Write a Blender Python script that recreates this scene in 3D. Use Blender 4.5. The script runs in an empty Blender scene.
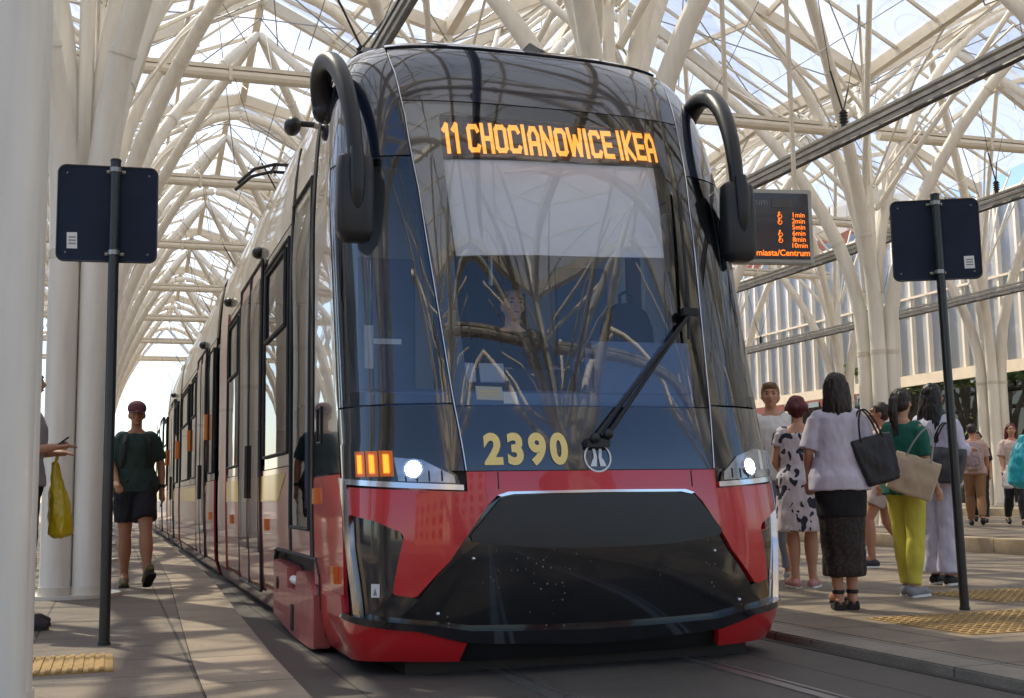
import bpy, bmesh, math, random
from mathutils import Vector, Matrix
from mathutils import noise as mnoise
random.seed(7)
SC = bpy.context.scene
COL = SC.collection
PI = math.pi

# ------------------------------------------------------------------ materials
def nodes(name):
    m = bpy.data.materials.new(name); m.use_nodes = True
    nt = m.node_tree; b = nt.nodes['Principled BSDF']
    return m, nt, b
def pm(name, col, rough=.5, metal=0., coat=0., spec=.5, var=.0, vscale=6., bump=0., bscale=60., croug=.04):
    m, nt, b = nodes(name)
    b.inputs['Base Color'].default_value = (*col, 1)
    b.inputs['Roughness'].default_value = rough
    b.inputs['Metallic'].default_value = metal
    b.inputs['Specular IOR Level'].default_value = spec
    b.inputs['Coat Weight'].default_value = coat
    b.inputs['Coat Roughness'].default_value = croug
    tc = nt.nodes.new('ShaderNodeTexCoord')
    if var > 0:
        n = nt.nodes.new('ShaderNodeTexNoise'); n.inputs['Scale'].default_value = vscale; n.inputs['Detail'].default_value = 6
        r = nt.nodes.new('ShaderNodeMapRange'); r.inputs['From Min'].default_value = .3; r.inputs['From Max'].default_value = .7
        r.inputs['To Min'].default_value = 1 - var; r.inputs['To Max'].default_value = 1 + var * .6
        h = nt.nodes.new('ShaderNodeMix'); h.data_type = 'RGBA'; h.blend_type = 'MULTIPLY'; h.inputs[0].default_value = 1
        h.inputs[6].default_value = (*col, 1)
        nt.links.new(tc.outputs['Object'], n.inputs['Vector']); nt.links.new(n.outputs['Fac'], r.inputs['Value'])
        nt.links.new(r.outputs['Result'], h.inputs[7]); nt.links.new(h.outputs[2], b.inputs['Base Color'])
    if bump > 0:
        n2 = nt.nodes.new('ShaderNodeTexNoise'); n2.inputs['Scale'].default_value = bscale; n2.inputs['Detail'].default_value = 4
        bp = nt.nodes.new('ShaderNodeBump'); bp.inputs['Strength'].default_value = bump; bp.inputs['Distance'].default_value = .01
        nt.links.new(tc.outputs['Object'], n2.inputs['Vector']); nt.links.new(n2.outputs['Fac'], bp.inputs['Height'])
        nt.links.new(bp.outputs['Normal'], b.inputs['Normal'])
    return m
def emit(name, col, s):
    m, nt, b = nodes(name)
    b.inputs['Base Color'].default_value = (*[c * .3 for c in col], 1)
    b.inputs['Emission Color'].default_value = (*col, 1); b.inputs['Emission Strength'].default_value = s
    return m
def thin_glass(name, tint, ior=1.5, extra=0., rough=.0, white=0., bumpy=0.):
    m = bpy.data.materials.new(name); m.use_nodes = True; nt = m.node_tree; nt.nodes.clear()
    out = nt.nodes.new('ShaderNodeOutputMaterial'); tr = nt.nodes.new('ShaderNodeBsdfTransparent'); gl = nt.nodes.new('ShaderNodeBsdfGlossy')
    tr.inputs['Color'].default_value = (*tint, 1); gl.inputs['Roughness'].default_value = rough
    fr = nt.nodes.new('ShaderNodeFresnel'); fr.inputs['IOR'].default_value = ior
    ad = nt.nodes.new('ShaderNodeMath'); ad.operation = 'ADD'; ad.use_clamp = True; ad.inputs[1].default_value = extra
    mx = nt.nodes.new('ShaderNodeMixShader')
    nt.links.new(fr.outputs[0], ad.inputs[0]); nt.links.new(ad.outputs[0], mx.inputs[0])
    if bumpy > 0:
        tc = nt.nodes.new('ShaderNodeTexCoord'); n2 = nt.nodes.new('ShaderNodeTexNoise'); n2.inputs['Scale'].default_value = 2.2; n2.inputs['Detail'].default_value = 1
        bp = nt.nodes.new('ShaderNodeBump'); bp.inputs['Strength'].default_value = bumpy; bp.inputs['Distance'].default_value = .01
        nt.links.new(tc.outputs['Object'], n2.inputs['Vector']); nt.links.new(n2.outputs['Fac'], bp.inputs['Height']); nt.links.new(bp.outputs['Normal'], gl.inputs['Normal'])
    src = tr
    if white > 0:
        df = nt.nodes.new('ShaderNodeBsdfTranslucent'); df.inputs['Color'].default_value = (.85, .88, .9, 1)
        d2 = nt.nodes.new('ShaderNodeBsdfDiffuse'); d2.inputs['Color'].default_value = (.8, .83, .86, 1)
        m0 = nt.nodes.new('ShaderNodeMixShader'); m0.inputs[0].default_value = .4
        nt.links.new(df.outputs[0], m0.inputs[1]); nt.links.new(d2.outputs[0], m0.inputs[2])
        m1 = nt.nodes.new('ShaderNodeMixShader'); m1.inputs[0].default_value = white
        nt.links.new(tr.outputs[0], m1.inputs[1]); nt.links.new(m0.outputs[0], m1.inputs[2]); src = m1
    nt.links.new(src.outputs[0], mx.inputs[1]); nt.links.new(gl.outputs[0], mx.inputs[2]); nt.links.new(mx.outputs[0], out.inputs[0])
    return m, nt
M = {}
M['steel'] = pm('white_painted_steel', (.86, .80, .70), .42, coat=.15, var=.10, vscale=3, bump=.05, bscale=25)
M['steel2'] = pm('cream_painted_beam', (.74, .66, .54), .42, coat=.15, var=.10, vscale=3)
M['rail_alu'] = pm('weathered_aluminium', (.36, .35, .33), .35, metal=.8, var=.2)
M['darkrail'] = pm('dark_rail_profile', (.10, .09, .085), .45, metal=.5, var=.3)
M['cable'] = pm('black_cable', (.02, .02, .02), .5)
M['wire'] = pm('steel_wire', (.3, .3, .31), .4, metal=.6)
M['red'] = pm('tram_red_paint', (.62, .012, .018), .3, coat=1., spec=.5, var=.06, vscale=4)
M['cream'] = pm('tram_cream_paint', (.62, .55, .42), .3, coat=.8, var=.05)
M['black_gloss'] = pm('black_gloss_panel', (.008, .009, .013), .12, coat=1., spec=.7, var=.2, vscale=9, croug=.02)
M['navy_gloss'] = pm('dark_tinted_panel', (.008, .013, .03), .08, coat=1., spec=.9, croug=.01)
M['dark_glass'] = pm('dark_window_glass', (.015, .017, .02), .04, coat=1., spec=.9, croug=.01, bump=.04, bscale=1.5)
M['rubber'] = pm('black_rubber', (.012, .012, .013), .6, bump=.1)
M['plastic'] = pm('black_textured_plastic', (.016, .017, .020), .38, bump=.06, bscale=220, var=.1)
M['bumper'] = pm('charcoal_bumper_plastic', (.028, .027, .027), .42, bump=.08, bscale=160, var=.15)
M['chrome'] = pm('brushed_chrome_trim', (.72, .73, .76), .18, metal=1.)
M['orange'] = pm('orange_marker_lens', (.85, .22, .02), .25, coat=.6)
M['orange_on'] = emit('lit_turn_signal', (1., .17, .012), 2.0)
M['lamp_on'] = emit('lit_headlamp', (1., .95, .85), 60.)
M['led'] = emit('amber_led', (1., .36, .05), .85)
M['led2'] = emit('orange_led_text', (1., .20, .015), .9)
M['bowl'] = pm('lamp_reflector_bowl', (.42, .42, .44), .22, metal=1., var=.35, vscale=14)
M['lens'] = thin_glass('clear_lens', (.9, .9, .9), 1.5, .03)[0]
M['blind'] = pm('grey_roller_blind', (.88, .88, .90), .8)
M['led_back'] = pm('dark_display_face', (.02, .013, .012), .4)
M['cabblue'] = pm('blue_grey_cab_plastic', (.13, .21, .38), .55, var=.1)
m_, nt_, b_ = nodes('glow_through_cab_wall')
tl_ = nt_.nodes.new('ShaderNodeBsdfTranslucent'); tl_.inputs[0].default_value = (.86, .90, 1., 1); b_.inputs['Base Color'].default_value = (.75, .82, .92, 1)
mx_ = nt_.nodes.new('ShaderNodeMixShader'); mx_.inputs[0].default_value = .6
nt_.links.new(b_.outputs[0], mx_.inputs[1]); nt_.links.new(tl_.outputs[0], mx_.inputs[2]); nt_.links.new(mx_.outputs[0], nt_.nodes['Material Output'].inputs[0])
M['cabwall'] = m_  # wall made translucent so saloon daylight glows through and brightens the cab
M['inner'] = pm('white_saloon_lining', (.75, .75, .74), .6)
M['clearwin'] = thin_glass('saloon_window_glass', (.72, .75, .76), 1.5, .06, bumpy=.02)[0]
M['cabdark'] = pm('dark_seat_fabric', (.018, .028, .06), .85)
M['number'] = pm('pale_yellow_decal', (1., .76, .30), .7, spec=.1)
M['white_decal'] = pm('white_decal', (.8, .8, .78), .4)
M['grey_decal'] = pm('grey_print', (.25, .25, .27), .5)
M['sticker'] = pm('yellowish_paper', (.75, .68, .5), .6)
M['stripe'] = pm('yellow_stripe_paint', (.62, .40, .05), .35, coat=.6)
M['windshield'] = thin_glass('windshield_glass', (.97, .99, 1.0), 1.46, .075, bumpy=.018)[0]
M['sidewin'] = thin_glass('side_window_glass', (.82, .90, .98), 1.5, .08, bumpy=.018)[0]
M['pole'] = pm('dark_green_pole_paint', (.014, .018, .018), .4, coat=.3, var=.15)
M['signback'] = pm('navy_sign_back', (.010, .019, .045), .55, spec=.25, var=.25, vscale=5, bump=.05, bscale=40)
M['skin_pale'] = pm('pale_skin', (.88, .58, .47), .55, var=.04)
M['skin'] = pm('skin', (.52, .27, .17), .55, var=.05)
M['skin_tan'] = pm('tanned_skin', (.40, .19, .11), .55, var=.05)
M['hair_dark'] = pm('dark_brown_hair', (.025, .014, .010), .45, var=.3, vscale=40, bump=.4, bscale=90)
M['hair_black'] = pm('black_hair', (.008, .006, .006), .4, var=.3, vscale=40, bump=.4, bscale=90)
M['hair_red'] = pm('burgundy_hair', (.10, .006, .012), .45, var=.35, vscale=50, bump=.5, bscale=90)
M['hair_blond'] = pm('light_brown_hair', (.22, .12, .05), .5, var=.35, vscale=50, bump=.5, bscale=90)

for nm_ in ('steel', 'steel2'):
    nt_ = M[nm_].node_tree; n0_ = [n for n in nt_.nodes if n.type == 'TEX_NOISE'][0]; tc_ = [n for n in nt_.nodes if n.type == 'TEX_COORD'][0]
    mp_ = nt_.nodes.new('ShaderNodeMapping'); mp_.inputs['Scale'].default_value = (3.5, 3.5, .35) if nm_ == 'steel' else (1, 1, 1); n0_.inputs['Detail'].default_value = 9
    nt_.links.new(tc_.outputs['Object'], mp_.inputs[0]); nt_.links.new(mp_.outputs[0], n0_.inputs['Vector'])
# ------------------------------------------------------------------ object helpers
def tag(o, label=None, cat=None, group=None, kind=None):
    if label: o['label'] = label
    if cat: o['category'] = cat
    if group: o['group'] = group
    if kind: o['kind'] = kind
    return o
def thing(name, label, cat, loc=(0, 0, 0), rz=0., group=None):
    o = bpy.data.objects.new(name, None); COL.objects.link(o)
    o.location = loc; o.rotation_euler = (0, 0, rz); o.empty_display_size = .2
    return tag(o, label, cat, group)
def copy_tree(o, parent=None):
    c = o.copy(); COL.objects.link(c)
    c.parent = parent
    for ch in list(o.children): copy_tree(ch, c)
    return c
class MB:
    def __init__(s): s.v = []; s.f = []; s.mi = []; s.cur = 0
    def add(s, vs, fs):
        b = len(s.v); s.v += [tuple(p) for p in vs]
        for f in fs: s.f.append(tuple(i + b for i in f)); s.mi.append(s.cur)
        return s
    def box(s, c, d, rz=0., rx=0., ry=0.):
        hx, hy, hz = d[0] / 2, d[1] / 2, d[2] / 2
        R = Matrix.Rotation(rz, 3, 'Z') @ Matrix.Rotation(ry, 3, 'Y') @ Matrix.Rotation(rx, 3, 'X'); c = Vector(c)
        vs = [c + R @ Vector((x * hx, y * hy, z * hz)) for z in (-1, 1) for y in (-1, 1) for x in (-1, 1)]
        return s.add(vs, [(0, 2, 3, 1), (4, 5, 7, 6), (0, 1, 5, 4), (2, 6, 7, 3), (0, 4, 6, 2), (1, 3, 7, 5)])
    def tube(s, pts, r, n=10, sq=None, cap=True):
        pts = [Vector(p) for p in pts]; k = len(pts)
        rs = r if isinstance(r, (list, tuple)) else [r] * k
        vs = []; prev = None
        for i, p in enumerate(pts):
            t = (pts[min(i + 1, k - 1)] - pts[max(i - 1, 0)]).normalized()
            if prev is None:
                a = Vector((0, 0, 1)) if abs(t.z) < .9 else Vector((1, 0, 0)); u = t.cross(a).normalized()
            else: u = (prev - t * prev.dot(t)).normalized()
            prev = u; w = t.cross(u)
            for j in range(n):
                an = 2 * PI * j / n; sx, sy = (1, 1) if sq is None else sq
                vs.append(p + u * math.cos(an) * rs[i] * sx + w * math.sin(an) * rs[i] * sy)
        fs = [(i * n + j, i * n + (j + 1) % n, (i + 1) * n + (j + 1) % n, (i + 1) * n + j) for i in range(k - 1) for j in range(n)]
        if cap: fs += [tuple(reversed(range(n))), tuple((k - 1) * n + j for j in range(n))]
        return s.add(vs, fs)
    def loft(s, rings, cap=True):
        n = len(rings[0]); vs = [p for r in rings for p in r]; k = len(rings)
        fs = [(i * n + j, i * n + (j + 1) % n, (i + 1) * n + (j + 1) % n, (i + 1) * n + j) for i in range(k - 1) for j in range(n)]
        if cap: fs += [tuple(reversed(range(n))), tuple((k - 1) * n + j for j in range(n))]
        return s.add(vs, fs)
    def rings(s, spec, n=18, cap=True):   # spec: (cx,cy,z,rx,ry)
        return s.loft([[(cx + rx * math.cos(2 * PI * j / n), cy + ry * math.sin(2 * PI * j / n), z) for j in range(n)] for cx, cy, z, rx, ry in spec], cap)
    def ball(s, c, r, n=14, m=9, R=None):
        if not isinstance(r, (tuple, list)): r = (r, r, r)
        c = Vector(c); vs = []; fs = []
        for i in range(1, m):
            th = PI * i / m
            for j in range(n):
                q = Vector((r[0] * math.sin(th) * math.cos(2 * PI * j / n), r[1] * math.sin(th) * math.sin(2 * PI * j / n), r[2] * math.cos(th)))
                vs.append(c + (R @ q if R else q))
        t = Vector((0, 0, r[2])); vs.append(c + (R @ t if R else t)); vs.append(c - (R @ t if R else t))
        for i in range(m - 2):
            for j in range(n): fs.append((i * n + j, (i + 1) * n + j, (i + 1) * n + (j + 1) % n, i * n + (j + 1) % n))
        T = len(vs) - 2
        for j in range(n):
            fs.append((T, j, (j + 1) % n)); fs.append((T + 1, (m - 2) * n + (j + 1) % n, (m - 2) * n + j))
        return s.add(vs, fs)
    def prism(s, pts, d):                 # polygon (3-D points) extruded by vector d
        n = len(pts); d = Vector(d); vs = [Vector(p) for p in pts] + [Vector(p) + d for p in pts]
        return s.add(vs, [tuple(reversed(range(n))), tuple(range(n, 2 * n))] + [(i, (i + 1) % n, n + (i + 1) % n, n + i) for i in range(n)])
    def mesh(s, name):
        me = bpy.data.meshes.new(name); me.from_pydata(s.v, [], s.f)
        me.polygons.foreach_set('material_index', s.mi); me.update(); return me
    def build(s, name, mat, parent=None, bevel=0., smooth=True, angle=35, fix=True):
        me = s.mesh(name)
        bm = bmesh.new(); bm.from_mesh(me)
        if fix: bmesh.ops.recalc_face_normals(bm, faces=bm.faces)
        if bevel > 0:
            es = [e for e in bm.edges if len(e.link_faces) == 2 and e.calc_face_angle(0) > .6]
            bmesh.ops.bevel(bm, geom=es, offset=bevel, segments=2, affect='EDGES', clamp_overlap=True)
        bm.to_mesh(me); bm.free()
        return link(me, name, mat, parent, smooth, angle)
def link(me, name, mat, parent=None, smooth=True, angle=35):
    for m in (mat if isinstance(mat, (list, tuple)) else [mat]): me.materials.append(m)
    if smooth:
        me.polygons.foreach_set('use_smooth', [True] * len(me.polygons)); me.set_sharp_from_angle(angle=math.radians(angle))
    o = bpy.data.objects.new(name, me); COL.objects.link(o)
    if parent: o.parent = parent
    return o
def struct(name, mb, mat, **k):
    return tag(mb.build(name, mat, **k), kind='structure')
def remeshed(mb, voxel, smooth=3, name='body', fac=.6):
    me = mb.mesh('tmp'); o = bpy.data.objects.new('tmp', me); COL.objects.link(o)
    r = o.modifiers.new('r', 'REMESH'); r.mode = 'VOXEL'; r.voxel_size = voxel
    if smooth:
        q = o.modifiers.new('s', 'SMOOTH'); q.iterations = smooth; q.factor = fac
    dg = bpy.context.evaluated_depsgraph_get(); dg.update()
    out = bpy.data.meshes.new_from_object(o.evaluated_get(dg)); out.name = name
    bpy.data.objects.remove(o); bpy.data.meshes.remove(me)
    return out
def rmobj(mb, voxel, name, mat, parent=None, smooth=3, fac=.6):
    return link(remeshed(mb, voxel, smooth, name, fac), name, mat, parent, True, 80)
def text_mesh(s, size, bold=0.):
    cu = bpy.data.curves.new('t', 'FONT'); cu.body = s; cu.size = size; cu.align_x = 'CENTER'; cu.align_y = 'CENTER'; cu.offset = bold; cu.fill_mode = 'FRONT'
    o = bpy.data.objects.new('t', cu); COL.objects.link(o)
    dg = bpy.context.evaluated_depsgraph_get(); dg.update()
    me = bpy.data.meshes.new_from_object(o.evaluated_get(dg)); bpy.data.objects.remove(o)
    vs = [v.co.copy() for v in me.vertices]; fs = [tuple(p.vertices) for p in me.polygons]
    return vs, fs
# ------------------------------------------------------------------ world, sun, camera
SUN_EL, SUN_AZ = 52., -24.      # azimuth measured from +Y (down the track) towards +X
w = bpy.data.worlds.new('World'); SC.world = w; w.use_nodes = True
nt = w.node_tree; bg = nt.nodes['Background']; sky = nt.nodes.new('ShaderNodeTexSky'); sky.sky_type = 'NISHITA'
sky.sun_disc = False; sky.sun_elevation = math.radians(SUN_EL); sky.sun_rotation = math.radians(SUN_AZ)
sky.air_density = 1.0; sky.dust_density = .9; sky.ozone_density = 2.5
nt.links.new(sky.outputs[0], bg.inputs[0]); bg.inputs[1].default_value = .13
sl = bpy.data.lights.new('sun', 'SUN'); sl.energy = 5.0; sl.angle = math.radians(.6); sl.color = (1., .85, .63)
so = bpy.data.objects.new('sun', sl); COL.objects.link(so)
a, e = math.radians(SUN_AZ), math.radians(SUN_EL)
sd = Vector((math.sin(a) * math.cos(e), math.cos(a) * math.cos(e), math.sin(e)))
so.rotation_euler = sd.to_track_quat('Z', 'Y').to_euler(); so.location = (0, 0, 30)
YAW, PITCH, ROLL = math.radians(18.45), math.radians(6.9), math.radians(.9)
fw = Vector((math.sin(YAW) * math.cos(PITCH), math.cos(YAW) * math.cos(PITCH), math.sin(PITCH)))
rt = Vector((math.cos(YAW), -math.sin(YAW), 0)); up = rt.cross(fw)
rt2 = rt * math.cos(ROLL) - up * math.sin(ROLL); up2 = up * math.cos(ROLL) + rt * math.sin(ROLL)
cd = bpy.data.cameras.new('camera'); cam = bpy.data.objects.new('camera', cd); COL.objects.link(cam)
cd.sensor_width = 36; cd.lens = 1200 * 36 / 1024; cd.clip_end = 3000; cd.clip_start = .05
cam.matrix_world = Matrix(((rt2.x, up2.x, -fw.x, 0), (rt2.y, up2.y, -fw.y, 0), (rt2.z, up2.z, -fw.z, 1.05), (0, 0, 0, 1)))
SC.camera = cam
SC.view_settings.view_transform = 'Standard'; SC.view_settings.look = 'None'; SC.view_settings.exposure = .90; SC.view_settings.gamma = 1
SC.cycles.max_bounces = 10; SC.cycles.transparent_max_bounces = 24; SC.cycles.glossy_bounces = 4; SC.cycles.diffuse_bounces = 3

# ------------------------------------------------------------------ ground, track, platforms
PZ = .22
def paving(name, col, bw, bh, mort=.006, var=.16, offset=.5, rough=.75, rot=0., mcol=None, loc=(0, 0, 0)):
    m, nt, b = nodes(name)
    tc = nt.nodes.new('ShaderNodeTexCoord'); mp = nt.nodes.new('ShaderNodeMapping'); mp.inputs['Rotation'].default_value = (0, 0, rot); mp.inputs['Location'].default_value = loc
    br = nt.nodes.new('ShaderNodeTexBrick'); br.offset = offset; br.inputs['Scale'].default_value = 1; br.inputs['Brick Width'].default_value = bw
    br.inputs['Row Height'].default_value = bh; br.inputs['Mortar Size'].default_value = mort; br.inputs['Mortar Smooth'].default_value = .3; br.inputs['Bias'].default_value = 0
    c1 = [c * (1 - var) for c in col]; c2 = [min(1, c * (1 + var)) for c in col]
    br.inputs['Color1'].default_value = (*c1, 1); br.inputs['Color2'].default_value = (*c2, 1)
    br.inputs['Mortar'].default_value = (*(mcol or [c * .35 for c in col]), 1)
    n = nt.nodes.new('ShaderNodeTexNoise'); n.inputs['Scale'].default_value = 1.7; n.inputs['Detail'].default_value = 8; n.inputs['Roughness'].default_value = .65
    n3 = nt.nodes.new('ShaderNodeTexNoise'); n3.inputs['Scale'].default_value = 130; n3.inputs['Detail'].default_value = 3
    r = nt.nodes.new('ShaderNodeMapRange'); r.inputs['From Min'].default_value = .3; r.inputs['From Max'].default_value = .7; r.inputs['To Min'].default_value = .58; r.inputs['To Max'].default_value = 1.22
    r3 = nt.nodes.new('ShaderNodeMapRange'); r3.inputs['From Min'].default_value = .3; r3.inputs['From Max'].default_value = .7; r3.inputs['To Min'].default_value = .8; r3.inputs['To Max'].default_value = 1.2
    mu = nt.nodes.new('ShaderNodeMath'); mu.operation = 'MULTIPLY'
    h = nt.nodes.new('ShaderNodeMix'); h.data_type = 'RGBA'; h.blend_type = 'MULTIPLY'; h.inputs[0].default_value = 1
    L = nt.links.new
    L(tc.outputs['Object'], mp.inputs['Vector']); L(mp.outputs[0], br.inputs['Vector']); L(tc.outputs['Object'], n.inputs['Vector']); L(tc.outputs['Object'], n3.inputs['Vector'])
    L(n.outputs['Fac'], r.inputs['Value']); L(n3.outputs['Fac'], r3.inputs['Value']); L(r.outputs[0], mu.inputs[0]); L(r3.outputs[0], mu.inputs[1])
    vs_ = nt.nodes.new('ShaderNodeTexVoronoi'); vs_.inputs['Scale'].default_value = 3.2; sp_ = nt.nodes.new('ShaderNodeMapRange'); sp_.inputs['From Min'].default_value = .05; sp_.inputs['From Max'].default_value = .075; sp_.inputs['To Min'].default_value = .55; sp_.inputs['To Max'].default_value = 1.
    mu2 = nt.nodes.new('ShaderNodeMath'); mu2.operation = 'MULTIPLY'; L(tc.outputs['Object'], vs_.inputs['Vector']); L(vs_.outputs['Distance'], sp_.inputs['Value']); L(sp_.outputs[0], mu2.inputs[0]); L(mu.outputs[0], mu2.inputs[1])
    L(br.outputs['Color'], h.inputs[6]); L(mu2.outputs[0], h.inputs[7]); L(h.outputs[2], b.inputs['Base Color'])
    rr = nt.nodes.new('ShaderNodeMapRange'); rr.inputs['To Min'].default_value = rough - .22; rr.inputs['To Max'].default_value = rough + .12
    L(n.outputs['Fac'], rr.inputs['Value']); L(rr.outputs[0], b.inputs['Roughness'])
    bp = nt.nodes.new('ShaderNodeBump'); bp.inputs['Strength'].default_value = .35; bp.inputs['Distance'].default_value = .006
    sb = nt.nodes.new('ShaderNodeMath'); sb.operation = 'SUBTRACT'; L(r3.outputs[0], sb.inputs[0]); L(br.outputs['Fac'], sb.inputs[1]); L(sb.outputs[0], bp.inputs['Height']); L(bp.outputs[0], b.inputs['Normal'])
    return m
M['asphalt'] = paving('track_bed_concrete', (.10, .085, .070), 2.2, 40, .01, .08)
M['ground'] = pm('ground_asphalt', (.09, .085, .078), .85, var=.25, vscale=1.5, bump=.3, bscale=120)
M['tile'] = paving('grey_stone_paving', (.20, .155, .115), .82, .62, .011, .14, offset=0., loc=(.42, .1, 0))
M['tile_r'] = paving('grey_stone_paving_wide', (.225, .175, .125), 1.1, .8, .010, .12, offset=.5)
M['edge'] = paving('sandstone_edge_slabs', (.35, .27, .19), 4., .95, .012, .14, offset=0.)
M['edge_r'] = paving('pale_kerb_slabs', (.25, .215, .17), 4., 1.6, .008, .06, offset=0.)
M['step'] = paving('cream_stone_step', (.42, .33, .22), 3., 1.4, .01, .08, offset=0.)
M['tactile'] = pm('yellow_tactile_paving', (.36, .21, .05), .65, var=.25, vscale=8)
M['tactile_r'] = pm('ochre_tactile_paving', (.40, .26, .10), .65, var=.25, vscale=8)

g = MB(); g.box((0, 0, -.35), (2400, 2400, .5)); struct('ground', g, M['ground'], smooth=False)
g = MB(); g.box((2.3, 24, .115), (4.0, 100, .11)); struct('track_bed', g, M['asphalt'], smooth=False)
for x0 in (2.35 - .53, 2.35 + .53):
    g = MB(); g.box((x0 + .03, 24, .13), (.06, 99, .09)); g.box((x0 + .105, 24, .13), (.025, 99, .086)); struct('tram_rail', g, M['rail_alu'], smooth=False)
g = MB(); g.box((3.70, 24, .148), (.03, 99, .05)); struct('dark_kerb_strip', g, M['rubber'], smooth=False)  # thin dark strip running in front of the right kerb
# left platform with its slightly bent edge
EDGE = [(-26, .80), (4, .80), (6.5, .83), (9.2, .90), (13, 1.01), (17, 1.05), (25, 1.04), (74, 1.04)]
g = MB(); pts = [(x - .42, y, 0) for y, x in EDGE] + [(-5.2, 74, 0), (-5.2, -26, 0)]; g.prism([(p[0], p[1], PZ - .3) for p in pts], (0, 0, .3)); struct('left_platform', g, M['tile'], smooth=False)
g = MB()
pp = [(x, y) for y, x in EDGE] + [(x - .42, y) for y, x in reversed(EDGE)]
for i in range(len(EDGE) - 1):
    (ya, xa), (yb, xb) = EDGE[i], EDGE[i + 1]
    g.prism([(xa - .415, ya, PZ - .3), (xa, ya, PZ - .3), (xb, yb, PZ - .3), (xb - .415, yb, PZ - .3)], (0, 0, .303))
struct('platform_edge', g, M['edge'], smooth=False)
g = MB(); g.box((7.30, 24, PZ - .15), (6.50, 100, .3)); struct('right_platform', g, M['tile_r'], smooth=False)
g = MB(); g.box((3.90, 24, PZ - .15), (.30, 100, .296)); struct('right_platform_edge', g, M['edge_r'], smooth=False, bevel=.008)
g = MB(); g.box((10.72, 24, PZ + .0), (.34, 100, .36)); struct('stone_step', g, M['step'], smooth=False, bevel=.01)
g = MB(); g.box((14.6, 24, PZ + .01), (7.4, 100, .36)); struct('raised_pavement', g, M['tile_r'], smooth=False)
g = MB(); g.box((21.5, 24, PZ + .1), (6.4, 100, .5)); struct('upper_pavement', g, M['step'], smooth=False)
def tactile(name, x0, x1, y0, y1, along, mat, pitch):
    g = MB(); g.box(((x0 + x1) / 2, (y0 + y1) / 2, PZ + .002), (x1 - x0, y1 - y0, .008))
    if along == 'y':
        n = int((x1 - x0) / pitch)
        for i in range(n): g.box((x0 + (i + .5) * pitch, (y0 + y1) / 2, PZ + .009), (pitch * .45, y1 - y0 - .01, .008))
    else:
        nx, ny = int((x1 - x0) / pitch), int((y1 - y0) / pitch)
        for i in range(nx):
            for j in range(ny):
                c = (x0 + (i + .5) * pitch, y0 + (j + .5) * pitch); r = pitch * .28
                g.prism([(c[0] + r * math.cos(t * PI / 3), c[1] + r * math.sin(t * PI / 3), PZ + .006) for t in range(6)], (0, 0, .008))
    struct(name, g, mat, smooth=False)
tactile('tactile_strip', -1.25, .03, 6.32, 7.02, 'y', M['tactile'], .05)
tactile('tactile_paving', 4.62, 7.2, 5.75, 6.75, 'x', M['tactile_r'], .07)
tactile('tactile_paving', 6.1, 9.0, 7.25, 8.15, 'x', M['tactile_r'], .07)

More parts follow.
